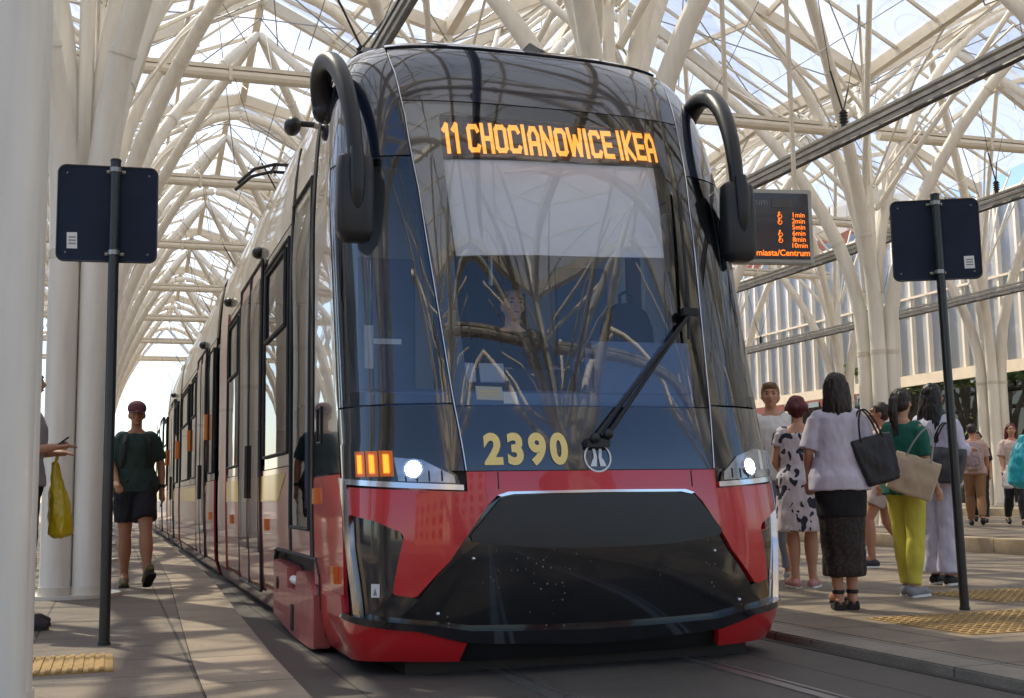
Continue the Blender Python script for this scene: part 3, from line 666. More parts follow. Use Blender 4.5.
bmp = pobj('bumper_pad', [[(-.205, 1.04), (-.225, 1.03), (-.318, .85), (-.31, .825), (-.15, .79), (0, .78), (.15, .79), (.31, .825), (.318, .85), (.225, 1.03), (.205, 1.04), (0, 1.046)]], M['bumper'], tram, off=.035, thick=.07)
pobj('bumper_trim', [[(-.205, 1.062), (-.235, 1.045), (-.225, 1.038), (-.19, 1.050), (0, 1.053), (.19, 1.050), (.225, 1.038), (.235, 1.045), (.205, 1.062), (0, 1.066)]], M['chrome'], tram, off=.012, thick=.03)
M['grime'] = pm('dusty_black_valance', (.022, .015, .010), .6, var=.4, vscale=4)
g = MB()
pobj('valance', [[(-.70, .2), (.62, .2), (.62, .33), (-.70, .33)]], M['grime'], tram, off=-.06, thick=.03)
g = MB(); g.box((2.35, 6.9, .16), (1.9, 1.9, .14)); g.build('underframe', M['grime'], tram)
# decals on the apron
def decal(s, size, uc, vc, name, mat, bold=0., off=.003, sx=1., parent=None):
    vs, fs = text_mesh(s, size, bold); x0 = uc
    g = MB(); g.add([Fn(U(x0 + p.x * sx, vc + p.y), vc + p.y, off) for p in vs], fs)
    return g.build(name, mat, parent or tram, smooth=False, fix=False)
for ch, x0 in zip('2390', (-.545, -.432, -.319, -.206)):
    d = decal(ch, .205, x0, 1.266, 'number_digit', M['number'], .010, off=.006, sx=.86, parent=apron)
lg = MB()
cx_, cv_ = 0., 1.228
def flat(pts, F_=None):
    lg.add([Fn(U(cx_ + p[0], cv_ + p[1]), cv_ + p[1], .006) for p in pts], [tuple(range(len(pts)))])
for i in range(32):
    a0, a1 = 2 * PI * i / 32, 2 * PI * (i + 1) / 32
    flat([(.066 * math.cos(a0), .066 * math.sin(a0)), (.075 * math.cos(a0), .075 * math.sin(a0)), (.075 * math.cos(a1), .075 * math.sin(a1)), (.066 * math.cos(a1), .066 * math.sin(a1))])
for s in (-1, 1):
    for i in range(8):
        y0, y1 = -.045 + .09 * i / 8, -.045 + .09 * (i + 1) / 8
        ri = lambda y: .006 + .010 * (1 - (y / .045) ** 2) if abs(y) < .045 else .006
        ro = lambda y: .022 + .022 * (abs(y) / .045) ** .8 if y < 0 else .022 + .004 * abs(y) / .045
        flat([(s * (.004 + .006 * abs(y0) / .045), y0), (s * ro(y0), y0), (s * ro(y1), y1), (s * (.004 + .006 * abs(y1) / .045), y1)])
lg.build('emblem', M['white_decal'], apron, smooth=False, fix=False)

# destination display: box, LED strokes
disp = pobj('destination_display', [[(-.285, 2.945), (.31, 2.945), (.31, 3.175), (-.285, 3.175)]], M['led_back'], tram, F=Fd, off=-.05, thick=.02)
GL = {'1': (3.2, [[(.2, 6.6), (1.5, 8), (1.5, 0)]]), 'C': (5, [[(4.4, 6.4), (3.8, 7.5), (1.3, 7.5), (.7, 6.8), (.7, 1.2), (1.3, .5), (3.8, .5), (4.4, 1.6)]]),
 'H': (5, [[(.7, 0), (.7, 8)], [(4.3, 0), (4.3, 8)], [(.7, 4), (4.3, 4)]]), 'O': (5.2, [[(1.4, .5), (.7, 1.3), (.7, 6.7), (1.4, 7.5), (3.7, 7.5), (4.5, 6.7), (4.5, 1.3), (3.7, .5), (1.4, .5)]]),
 'I': (1.9, [[(.9, 0), (.9, 8)]]), 'A': (5, [[(.7, 0), (.7, 5.6), (1.7, 7.5), (3.3, 7.5), (4.3, 5.6), (4.3, 0)], [(.7, 3), (4.3, 3)]]),
 'N': (5.2, [[(.7, 0), (.7, 8)], [(4.5, 0), (4.5, 8)], [(.9, 6.8), (4.3, 1.2)]]), 'W': (6.4, [[(.5, 8), (1.5, .5), (3.2, 6), (4.9, .5), (5.9, 8)]]),
 'E': (4.6, [[(4.2, 7.5), (.7, 7.5), (.7, .5), (4.2, .5)], [(.7, 4), (3.8, 4)]]), 'K': (5, [[(.7, 0), (.7, 8)], [(4.4, 8), (1.1, 4), (4.4, 0)]]), ' ': (1.2, [])}
txt = '11 CHOCIANOWICE IKEA'
tot = sum(GL[c][0] + .7 for c in txt)
XA, XB, V0, V1 = -.640, .690, 2.972, 3.140
def stroke(mb, pts, wd, F_):
    for (x0, y0), (x1, y1) in zip(pts, pts[1:]):
        l = math.hypot(x1 - x0, y1 - y0); tx, ty = (x1 - x0) / l, (y1 - y0) / l; e_ = wd * .42
        x0_, y0_, x1_, y1_ = x0 - tx * e_, y0 - ty * e_, x1 + tx * e_, y1 + ty * e_; nx, ny = -ty * wd / 2, tx * wd / 2
        k = max(1, int(l / 2)); P = []
        for i in range(k + 1):
            t = i / k; P.append((x0_ + (x1_ - x0_) * t + nx, y0_ + (y1_ - y0_) * t + ny)); P.append((x0_ + (x1_ - x0_) * t - nx, y0_ + (y1_ - y0_) * t - ny))
        mb.add([F_(*p) for p in P], [(2 * i, 2 * i + 1, 2 * i + 3, 2 * i + 2) for i in range(k)])
cur = 0; k_ = (XB - XA) / tot
for c in txt:
    wd, st = GL[c]
    if st:
        g = MB(); lay = [0]
        for s_ in st:
            lay[0] += .0006
            stroke(g, s_, 1.5, lambda px, py, cu=cur, L_=lay[0]: Fd(U(XA + (cu + px) * k_, V0 + py / 8 * (V1 - V0)), V0 + py / 8 * (V1 - V0), -.038 + L_))
        g.build('led_letter', M['led'], disp, smooth=False, fix=False)
    cur += wd + .7
pobj('sun_blind', [[(-.262, 2.36), (.255, 2.36), (.268, 2.945), (-.262, 2.945)]], M['blind'], tram, F=Fd, off=-.075, thick=.01)
# stickers on the glass
st_ = pobj('paper_label', [[(-.262, 1.535), (-.185, 1.53), (-.185, 1.60), (-.262, 1.605)]], M['sticker'], tram, off=-.016, thick=.002)
pobj('label_print', [[(-.25, 1.572), (-.195, 1.570), (-.195, 1.578), (-.25, 1.580)], [(-.25, 1.557), (-.195, 1.555), (-.195, 1.561), (-.25, 1.563)]], M['number'], st_, off=-.0135, thick=.0005)
pobj('paper_label', [[(-.185, 1.515), (-.148, 1.513), (-.148, 1.575), (-.183, 1.577)]], M['white_decal'], tram, off=-.02, thick=.002)
# wipers
g = MB(); pv = [Fn(-.004, 1.315, .05), Fn(.012, 1.335, .05)]; tp = [Fn(.262, 1.985, .06), Fn(.29, 2.03, .06)]
wp = g.tube([pv[0], tp[0]], [.013, .008], 8).tube([pv[1], tp[1]], [.013, .008], 8).build('wiper', M['rubber'], tram)
g = MB(); g.tube([Fn(.268, 1.87, .03), Fn(.275, 2.0, .045), Fn(.285, 2.2, .045), Fn(.30, 2.6, .035), Fn(.305, 2.78, .03)], [.007, .011, .011, .009, .006], 8); g.box(Fn(.278, 2.02, .05), (.09, .04, .04)); g.build('wiper_blade', M['rubber'], wp)
g = MB()
for q in pv: g.ball(q, .028, 12, 8)
g.box(Fn(.0, 1.30, .015), (.13, .05, .045)); g.build('wiper_pivot', M['plastic'], wp, bevel=.004)
# mirrors
for s in (-1, 1):
    r_ = MB(); X = lambda d: XC + s * d
    pts = bez([(X(1.18), 7.0, 3.36), (X(1.26), 6.98, 3.62), (X(1.22), 6.62, 3.72), (X(1.185), 6.36, 3.42), (X(1.15), 6.22, 3.15), (X(1.15), 6.20, 2.84)], 18)
    r_.tube(pts, [.070 - .028 * i / 18 for i in range(19)], 14); r_.ball(pts[0], .078)
    ar = r_.build('mirror_arm', M['plastic'], tram, angle=60)
    g = MB(); g.prism([(X(.98), 6.62, 3.36), (X(1.18), 6.95, 3.44), (X(1.2), 6.95, 3.30), (X(1.08), 6.64, 3.12)], (0, .10, 0)); g.build('mirror_bracket', M['plastic'], ar, bevel=.01)
    g = MB(); cx0, cy0, cz0 = X(1.15), 6.21, 2.63
    rg_ = []
    for z_, rx_, ry_ in ((-.235, .055, .035), (-.225, .078, .055), (-.18, .100, .07), (0, .102, .075), (.14, .100, .07), (.22, .095, .06), (.24, .076, .045)):
        rg_.append([(cx0 + rx_ * (abs(math.cos(t)) ** .5) * (1 if math.cos(t) > 0 else -1), cy0 + ry_ * (abs(math.sin(t)) ** .6) * (1 if math.sin(t) > 0 else -1), cz0 + z_) for t in [2 * PI * j / 28 for j in range(28)]])
    g.loft(rg_); hd = g.build('mirror_head', M['plastic'], ar, angle=50)
    g = MB(); g.tube([(cx0, cy0 - .05, cz0 + .27), (cx0, cy0 - .07, cz0 + .14), (cx0, cy0 - .062, cz0), (cx0, cy0 - .045, cz0 - .10)], [.036, .045, .04, .015], 12, sq=(1, 1)); g.build('mirror_stem', M['plastic'], hd)
    g = MB(); g.box((cx0, cy0 + .078, cz0 - .0), (.14, .006, .33)); g.build('mirror_glass', M['chrome'], hd)
# small side camera bulb
g = MB(); g.ball((1.06, 7.6, 3.44), (.055, .10, .06)); g.tube([(1.07, 7.6, 3.46), (1.25, 7.6, 3.46)], .02, 8); g.build('side_camera', M['plastic'], tram)

# ------------------------------------------------------------------ tram body modules
MODS = [(7.12, 13.85), (14.40, 21.7), (22.2, 26.5), (27.0, 33.5), (34.0, 38.5)]
def rect(a_, b_, v0, v1): return [(a_, v0), (b_, v0), (b_, v1), (a_, v1)]
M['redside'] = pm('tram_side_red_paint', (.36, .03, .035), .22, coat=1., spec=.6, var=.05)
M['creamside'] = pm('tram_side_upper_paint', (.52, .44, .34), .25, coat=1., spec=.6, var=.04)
M['greyroof'] = pm('grey_tram_roof', (.30, .30, .30), .5, var=.2)
for mi_, (ya, yb) in enumerate(MODS):
    md = tram
    for s in (-1, 1):
        F = Fs(s); fl = lambda p: p
        if mi_ == 0:
            lower = [(ya, .68), (8.95, .68), (8.95, .2), (yb, .2), (yb, 1.26), (8.1, 1.26), (8.1, .86), (ya, .86)]
        else: lower = rect(ya, yb, .2, 1.26)
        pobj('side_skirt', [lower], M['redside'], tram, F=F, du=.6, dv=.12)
        if mi_: pobj('window_band', [rect(ya, yb, 1.268, 2.93)], M['dark_glass'], tram, F=F, off=-.004, du=.6, dv=.15)
        else: pobj('window_post', [rect(a_, b_, 1.30, 2.90) for a_, b_ in ((8.1, 8.2), (9.55, 9.75), (11.42, 11.5), (12.7, 12.8), (13.6, 13.85))] + [rect(8.1, yb, 1.268, 1.36), rect(8.1, yb, 2.84, 2.93)], M['black_gloss'], tram, F=F, off=-.004, du=.6, dv=.15)
        pobj('upper_band', [rect(ya, yb, 2.938, 3.52)], M['creamside'], tram, F=F, du=.6, dv=.06)
        pobj('roof_cove', [rect(ya, yb, 3.53, 4.2)], M['greyroof'], tram, F=F, du=.8, dv=.06, thick=.0, rim=False)
        # diagonal yellow flash, proud of the skirt
        pobj('yellow_flash', [[(ya + 1.6, 1.02), (yb - .1, 1.02), (yb - .1, 1.22), (ya + 1.2, 1.22)]], M['stripe'], tram, F=F, off=.003, thick=.003, du=.6, dv=.1)
    g = MB(); g.box((XC, (ya + yb) / 2, 3.80), (1.85, yb - ya, .07)); g.build('roof_panel', M['greyroof'], tram)
    g = MB(); g.box((XC, (ya + yb) / 2, 4.0), (1.3, (yb - ya) * .6, .30)); g.build('roof_unit', M['greyroof'], tram, bevel=.03)
    g = MB(); g.box((XC, (ya + yb) / 2, .24), (2.2, yb - ya - .1, .12)); g.build('floor_pan', M['grime'], tram)
    if mi_ < len(MODS) - 1:
        yn = MODS[mi_ + 1][0]; g = MB(); k = 5
        rg_ = []
        for i in range(k * 2 + 1):
            y_ = yb - .02 + (yn - yb + .04) * i / (2 * k); w_ = 1.08 if i % 2 else 1.15
            rg_.append([(XC - w_, y_, .3), (XC + w_, y_, .3), (XC + w_, y_, 3.3), (XC + w_ - .2, y_, 3.6), (XC - w_ + .2, y_, 3.6), (XC - w_, y_, 3.3)])
        g.loft(rg_); g.build('bellows', M['rubber'], tram, smooth=False)
# left side details of the first modules (doors, windows, trims), repeated on the right
def frame_line(poly, F, off=.004, r=.010, name='window_frame', mat=None, parent=None):
    g = MB(); n = len(poly)
    for i in range(n):
        a_, b_ = poly[i], poly[(i + 1) % n]; g.tube([F(a_[0], a_[1], off), F((a_[0] + b_[0]) / 2, (a_[1] + b_[1]) / 2, off), F(b_[0], b_[1], off)], r, 6)
    return g.build(name, mat or M['rubber'], parent or tram)
def side_window(F, a_, b_, hop=True):
    w = pobj('side_window', [rect(a_, b_, 1.36, 2.84)], M['clearwin' if a_ < 13 else 'dark_glass'], tram, F=F, off=.006, thick=.012, du=.5, dv=.2)
    frame_line(rect(a_, b_, 1.36, 2.84), F, .008, .012, parent=w)
    if hop:
        frame_line(rect(a_ + .12, b_ - .12, 2.25, 2.78), F, .012, .016, 'hopper_frame', parent=w)
    return w
def side_door(F, a_, b_):
    m_ = (a_ + b_) / 2
    for (p, q) in ((a_, m_), (m_, b_)):
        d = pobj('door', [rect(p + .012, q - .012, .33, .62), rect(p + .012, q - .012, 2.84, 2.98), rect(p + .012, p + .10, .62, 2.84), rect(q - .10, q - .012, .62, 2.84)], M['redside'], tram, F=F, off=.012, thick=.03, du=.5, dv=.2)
        pobj('door_glass', [rect(p + .10, q - .10, .62, 2.84)], M['clearwin' if p < 13 else 'dark_glass'], d, F=F, off=.018, thick=.006, du=.5, dv=.2)
        frame_line(rect(p + .012, q - .012, .33, 2.98), F, .014, .014, 'door_seal', parent=d)
        g = MB(); g.tube([F(q - .055 if p == a_ else p + .055, z, .03) for z in (1.05, 1.3, 1.5)], .012, 6); g.build('door_button', M['rubber'], d)
def orange(F, y, v0=1.78, v1=2.10, w_=.10):
    pobj('orange_marker', [rect(y, y + w_, v0, v1)], M['orange'], tram, F=F, off=.05, thick=.05, du=.5, dv=.3)
for s in (-1, 1):
    F = Fs(s)
    pobj('cab_post', [rect(7.13, 7.24, .70, 3.40), rect(8.06, 8.14, .70, 3.40)], M['rubber'], tram, F=F, off=.006, thick=.02, du=.5, dv=.2)
    pobj('cab_door_glass', [rect(7.22, 8.1, .86, 2.936)], M['sidewin'], tram, F=F, off=.005, thick=.01, du=.5, dv=.2)
    frame_line(rect(7.25, 8.05, .86, 3.02), F, .008, .012)
    side_window(F, 8.2, 9.55)
    side_door(F, 9.75, 11.42); 
    side_window(F, 11.5, 12.7); 
    pobj('door', [rect(12.8, 13.6, .33, 2.98)], M['redside'], tram, F=F, off=.012, thick=.03, du=.5, dv=.2)
    side_window(F, 14.6, 15.3, False); orange(F, 15.42); side_door(F, 15.8, 17.4); side_window(F, 17.6, 18.7); orange(F, 19.0); side_window(F, 19.4, 21.5)
    orange(F, 22.55); side_window(F, 22.8, 23.8); side_door(F, 24.0, 25.6); orange(F, 26.9); side_window(F, 27.2, 29.2); side_door(F, 29.4, 31); side_window(F, 31.2, 33.2)
    for y_ in (10.1, 12.77, 16.5, 24.6):
        g = MB(); g.ball(F(y_, 3.10, .02), (.055, .09, .05)); g.build('door_lamp', M['plastic'], tram)
    for y_, v_ in ((6.99, 1.057), (6.42, .64), (9.4, .85), (12.2, .85), (14.9, .85)):
        pobj('marker_lamp', [rect(y_ - .05, y_ + .05, v_ - .045, v_ + .045)], M['orange'], tram, F=F, off=.022, thick=.03, du=.5, dv=.3)
    # red corner below the cab
    pobj('corner_skirt', [strip(lambda v: yend(v) + .03, lambda v: 7.12, .55, 1.168)], M['red'], tram, F=F, du=.4, dv=.08)
    pobj('corner_skirt', [strip(lambda v: yend(v) + .05, lambda v: 6.92, .22, .548)], M['red'], tram, F=F, du=.4, dv=.08)
    # coupler bay: dark recess and the pale red cover block
    g = MB(); g.box((XC + s * 1.02, 7.95, .45), (.24, 1.95, .44)); g.build('coupler_bay', M['rubber'], tram)
    frame_line([(6.94, .26), (6.94, .60), (7.05, .69), (8.80, .69), (8.93, .62), (8.93, .26)], F, -.005, .016, 'bay_frame')
    g = MB()
    x_ = XC + s * 1.245
    M.setdefault('cover', pm('pale_red_cover_paint', (.42, .10, .09), .45, coat=.3, var=.2, vscale=8))
    g.prism([(x_, 6.93, .20), (x_, 6.93, .50), (x_, 7.35, .60), (x_, 7.62, .60), (x_, 7.70, .47), (x_, 8.0, .47), (x_, 8.05, .60), (x_, 8.72, .62), (x_, 8.72, .24), (x_, 7.8, .18), (x_, 7.1, .18)], (-s * .10, 0, 0))
    cv = g.build('coupler_cover', M['cover'], tram, bevel=.008)
    g = MB(); g.box((x_ + s * .004, 7.78, .30), (.006, .10, .16)); g.build('cover_slot', M['rubber'], cv)
    g = MB(); g.ball((x_ + s * .004, 8.5, .47), (.008, .045, .045)); g.build('cover_hole', M['rubber'], cv)
    g = MB(); g.tube([(x_ - s * .04, 7.66, .52), (x_ - s * .04, 8.02, .52)], .028, 8); g.build('cover_hinge', M['white_decal'], cv)
    frame_line([(6.84, 1.36), (6.84, 1.56), (6.98, 1.56), (6.98, 1.36)], F, .003, .007, 'access_hatch')
    for yb_ in (7.2, 9.6, 17.0, 19.2, 29.5, 31.6):   # wheels of the bogies, half hidden by the skirt
        g = MB(); g.tube([(XC + s * .50, yb_ + .3, .27), (XC + s * .62, yb_ + .3, .27)], .27, 24); g.build('wheel', M['rail_alu'], tram)
# cab interior and front saloon
g = MB(); g.box((XC, 10.9, .52), (2.3, 5.8, .08)); g.build('saloon_floor', M['inner'], tram)
g = MB(); g.box((XC, 10.9, 3.30), (2.2, 5.8, .05)); g.box((XC, 13.80, 1.9), (2.2, .05, 2.7)); g.build('saloon_lining', M['inner'], tram)
for sx in (-1, 1):
    for sy in (8.6, 9.2, 12.0):
        g = MB(); g.box((XC + sx * .72, sy, .98), (.7, .42, .10)); g.box((XC + sx * .72, sy + .22, 1.35), (.7, .07, .75)); g.build('passenger_seat', M['cabdark'], tram, bevel=.02)
g = MB(); g.box((XC, 7.9, 2.1), (2.3, .06, 2.3)); cw = g.build('cab_wall', M['cabwall'], tram)
g = MB(); g.box((XC + .02, 7.86, 1.95), (.62, .03, 1.9)); g.build('cab_wall_door', M['cabdark'], cw, bevel=.01)
g = MB(); g.box((XC - .62, 7.86, 2.2), (.40, .02, .9)); g.box((XC + .8, 7.86, 2.2), (.4, .02, .9)); g.build('cab_wall_panel', M['cabblue'], cw, bevel=.01)
g = MB(); g.box((XC, 7.2, .95), (2.3, 1.5, .06)); g.build('cab_floor', M['cabdark'], tram)
ds = []
for y_, z_ in ((6.02, 1.42), (6.12, 1.60), (6.55, 1.66), (6.62, 1.45), (6.65, 1.0), (6.3, 1.0)):
    ds.append((y_, z_))
g = MB(); g.prism([(XC - .98, y_ + .12, z_) for y_, z_ in ds], (1.96, 0, 0)); dash = g.build('dashboard', M['cabblue'], tram, bevel=.03)
g = MB(); g.box((XC - .0, 6.66, 1.70), (.8, .12, .16)); g.build('instrument_hood', M['cabdark'], dash, bevel=.03)
g = MB(); g.box((XC - .50, 6.42, 1.73), (.14, .02, .11), rx=-.3); g.box((XC - .33, 6.42, 1.73), (.14, .02, .11), rx=-.3); g.build('cab_screen', M['cabwall'], dash)
g = MB(); g.box((XC + .62, 6.55, 1.75), (.75, .3, .36)); g.build('cabinet_top', M['cabblue'], dash, bevel=.04)
g = MB(); g.box((XC + .0, 7.42, 1.62), (.62, .14, .95), rx=-.08); g.box((XC + .0, 7.44, 2.22), (.46, .12, .40), rx=-.08); g.box((XC + .0, 7.15, 1.24), (.56, .55, .14)); g.build('driver_seat', M['cabdark'], tram, bevel=.05)
g = MB(); g.tube([(XC + .1, 7.8, 1.2), (XC + .1, 7.8, 2.9)], .02, 8); g.tube([(XC - .5, 7.1, 2.9), (XC - .5, 7.5, 2.9)], .02, 8); g.build('grab_pole', M['chrome'], tram)
# inside of the left side window: pale post and hinge
for s in (-1,):
    g = MB(); g.box((XC + s * 1.10, 6.63, 2.25), (.06, .20, 1.5)); g.build('door_post', M['white_decal'], tram, bevel=.005)
    g = MB(); g.box((XC + s * 1.02, 6.50, 1.87), (.05, .04, .24)); g.box((XC + s * .92, 6.48, 1.90), (.16, .03, .03)); g.build('door_hinge', M['white_decal'], tram)
# pantograph on the roof, touching the rail above
pt = MB(); py = 15.0
pt.tube([(XC - .25, py + 1.6, 4.1), (XC - .25, py + .6, 4.75), (XC - .1, py, 5.12)], .03, 8); pt.tube([(XC + .25, py + 1.6, 4.1), (XC + .25, py + .6, 4.75), (XC + .1, py, 5.12)], .03, 8)
pt.tube([(XC, py + 2.2, 4.1), (XC, py + .6, 4.75)], .04, 8); pan = pt.build('pantograph', M['rail_alu'], tram)
g = MB()
for dy in (-.18, .18): g.tube([(XC - .95, py + dy, 4.93), (XC - .75, py + dy, 5.12), (XC - .5, py + dy, 5.2), (XC + .5, py + dy, 5.2), (XC + .75, py + dy, 5.12), (XC + .95, py + dy, 4.93)], .022, 8)
g.tube([(XC - .5, py - .18, 5.18), (XC - .5, py + .18, 5.18)], .02, 6); g.tube([(XC + .5, py - .18, 5.18), (XC + .5, py + .18, 5.18)], .02, 6); g.build('collector_head', M['cable'], pan)
# backpack on the cabinet in the cab
bp_ = thing('backpack', 'dark backpack standing on the cabinet inside the tram cab, seen through the windshield', 'backpack', (XC + .76, 7.0, 1.90))
g = MB(); g.rings([(0, 0, 0, .17, .09), (0, 0, .06, .19, .10), (0, 0, .2, .18, .10), (0, 0, .3, .14, .08), (0, 0, .35, .07, .05)], 20); g.build('pack_body', M['cabdark'], bp_)
g = MB(); g.tube([(-.04, 0, .34), (-.04, 0, .41), (0, 0, .43), (.04, 0, .41), (.04, 0, .34)], .011, 8); g.build('handle', M['cabdark'], bp_)
g = MB(); g.box((.0, .05, -.13), (.5, .4, .26)); g.v = [(v[0], v[1], v[2]) for v in g.v]
sh_ = g.build('cab_locker', M['cabblue'], tram, bevel=.02); sh_.location = (XC + .76, 7.0, 1.90)
# ------------------------------------------------------------------ signs on poles
def rrect(w_, h_, r, n=5):
    P = []
    for cx_, cz_, a0 in ((w_ / 2 - r, h_ / 2 - r, 0), (-w_ / 2 + r, h_ / 2 - r, 90), (-w_ / 2 + r, -h_ / 2 + r, 180), (w_ / 2 - r, -h_ / 2 + r, 270)):
        for i in range(n + 1):
            t = math.radians(a0 + 90 * i / n); P.append((cx_ + r * math.cos(t), cz_ + r * math.sin(t)))
    return P
def pole_sign(label, loc, rz, w_, h_, zc, dx, stick, lean=0.):
    t = thing('platform_sign', label, 'sign', loc, 0)
    top = zc + h_ / 2 + .02
    g = MB(); g.tube([(0, 0, 0), (lean * .5, 0, top * .5), (lean, 0, top)], .031, 16); g.rings([(0, 0, 0, .036, .036), (0, 0, .02, .036, .036)], 16)
    p = g.build('pole', M['pole'], t)
    g = MB(); g.rings([(lean, 0, top, .034, .034), (lean, 0, top + .012, .03, .03)], 14); g.build('pole_cap', M['rubber'], p)
    c, s = math.cos(rz), math.sin(rz); off = .055
    Q = lambda x, y, z: (lean + (x + dx) * c - (y + off) * s, (x + dx) * s + (y + off) * c, zc + z)
    g = MB(); P = [Q(x, 0, z) for x, z in rrect(w_, h_, .045)]; g.prism(P, Vector(Q(0, .012, 0)) - Vector(Q(0, 0, 0)))
    b = g.build('sign_board', M['signback'], t, angle=30)
    g = MB()
    for i in range(len(P)): g.tube([P[i], P[(i + 1) % len(P)]], .006, 5)
    g.build('board_rim', M['pole'], b)
    for qx in (-w_ / 2 + .05, w_ / 2 - .05):
        for qz in (-h_ / 2 + .05, h_ / 2 - .05):
            g = MB(); g.ball(Q(qx, -.002, qz), .007, 8, 6); g.build('rivet', M['rail_alu'], b)
    for z in (h_ / 2 - .035, -h_ / 2 + .045):
        g = MB(); g.tube([(lean, 0, zc + z - .014), (lean, 0, zc + z + .014)], .036, 14); a_, b_ = Q(-dx - .055, -.008, z), Q(-dx + .055, -.008, z); g.tube([a_, b_], .012, 8)
        g.build('clamp', M['rail_alu'], t)
    g = MB(); x, z, sw, sh = stick; P = [Q(x + a_, -.003, z + b_) for a_, b_ in ((-sw, -sh), (sw, -sh), (sw * .9, sh), (-sw * 1.05, sh * .96))]; g.add(P, [(0, 1, 2, 3)]); st = g.build('sticker', M['white_decal'], b, smooth=False, fix=False)
    g = MB()
    for k in range(3): P = [Q(x + a_ * .7, -.0045, z + sh * (.4 - .4 * k) + b_) for a_, b_ in ((-sw, -.004), (sw, -.004), (sw, .004), (-sw, .004))]; g.add(P, [(0, 1, 2, 3)])
    g.build('sticker_print', M['grey_decal'], st, smooth=False, fix=False)
    return t
pole_sign('back of a square navy sign on an upright dark pole on the left platform', (-.019, 7.49, PZ), -.08, .575, .59, 2.56, -.045 + .0, (-.20, -.17, .03, .05), .0)
pole_sign('back of a square navy sign on a dark leaning pole on the right platform', (5.53, 6.93, PZ), -.46, .60, .575, 2.575, -.0, (.22, -.17, .035, .045), -.045)
# blue banner between the left columns
bt = thing('blue_sign', 'narrow blue sign glimpsed high between the left columns', 'sign', (-.66, 14.4, 5.35))
g = MB(); g.box((0, 0, .4), (.16, .06, .72)); g.build('sign_face', pm('blue_sign_paint', (.02, .08, .32), .4), bt, bevel=.01)
g = MB(); g.tube([(0, 0, .76), (0, 0, 2.4)], .02, 8); g.build('hanger', M['steel2'], bt)
# information display
dt = thing('information_display', 'hanging departure display with orange text beside the right mirror of the tram', 'display board', (7.12, 12.0, 4.09), math.radians(-10))
g = MB(); g.box((0, .06, 0), (1.16, .12, .88)); dbody = g.build('housing', pm('pale_grey_housing', (.42, .41, .38), .45, var=.1), dt, bevel=.012)
g = MB(); g.box((0, -.004, 0), (1.06, .014, .78)); dscr = g.build('screen', pm('display_screen', (.035, .030, .030), .25, coat=.5), dt, bevel=.004)
def board_text(s, size, x, z, mat, name, bold=.0):
    vs, fs = text_mesh(s, size, bold); g = MB(); g.add([(x + p.x, -.014, z + p.y) for p in vs], fs); g.build(name, mat, dscr, smooth=False, fix=False)
M['dimtext'] = pm('grey_header_text', (.20, .20, .20), .5)
board_text('Centrum', .12, -.18, .28, M['dimtext'], 'header_text')
g = MB()
for a_, b_, c_, d_ in ((.2, .33, .42, .012), (.2, .22, .42, .012)): g.box((.21, -.013, a_ + .07 if d_ else a_), (.26, .004, .10))
g.build('clock_field', M['dimtext'], dscr)
rows = ['1min', '2min', '5min', '6min', '8min', '10min']
for i, r_ in enumerate(rows):
    z_ = .13 - i * .072
    board_text(r_, .082, .40, z_, M['led2'], 'departure_text', .001)
    if i in (0, 1, 3, 4):
        g = MB(); g.ball((.17, -.014, z_ + .028), (.012, .002, .012), 8, 6); g.box((.165, -.014, z_ + .004), (.014, .003, .034))
        for k in range(10):
            a0, a1 = 2 * PI * k / 12 + 2.2, 2 * PI * (k + 1) / 12 + 2.2; g.tube([(.175 + .024 * math.cos(a0), -.014, z_ - .014 + .024 * math.sin(a0)), (.175 + .024 * math.cos(a1), -.014, z_ - .014 + .024 * math.sin(a1))], .004, 4)
        g.build('wheelchair_icon', M['led2'], dscr)
board_text('miasta/Centrum', .10, .20, -.32, M['led2'], 'scrolling_text', .002)
g = MB(); g.tube([(-.4, .06, .44), (-.4, .06, 3.4)], .03, 8); g.tube([(.4, .06, .44), (.4, .06, 3.4)], .03, 8); g.build('hanger', M['steel2'], dt)

# ------------------------------------------------------------------ people
M['eye'] = pm('eye', (.03, .02, .015), .2); M['lip'] = pm('lips', (.30, .09, .07), .5)
def folds(me, amp, fz=9., seed=0.):
    me.update(); vs = me.vertices; NR = [v.normal.copy() for v in vs]
    for v, nr in zip(vs, NR):
        c = v.co; n = mnoise.noise(Vector((c.x * 14 + seed, c.y * 14, c.z * fz))) + .5 * mnoise.noise(Vector((c.x * 34, c.y * 34 + seed, c.z * 16)))
        v.co = c + nr * n * amp
def cloth(mb, voxel, name, mat, parent, amp=.007, smooth=3, seed=0.):
    me = remeshed(mb, voxel, smooth, name); folds(me, amp, seed=seed); me.update()
    return link(me, name, mat, parent, True, 80)
V3 = Vector
STAND = dict(hipL=(-.085, 0, .90), kneeL=(-.095, .015, .48), ankL=(-.10, -.01, .085), toeL=(-.13, .16, .03),
             hipR=(.085, 0, .90), kneeR=(.095, .015, .48), ankR=(.10, -.01, .085), toeR=(.13, .16, .03),
             shL=(-.165, 0, 1.385), elL=(-.215, -.03, 1.12), wrL=(-.225, .03, .88), shR=(.165, 0, 1.385), elR=(.215, -.03, 1.12), wrR=(.225, .03, .88))
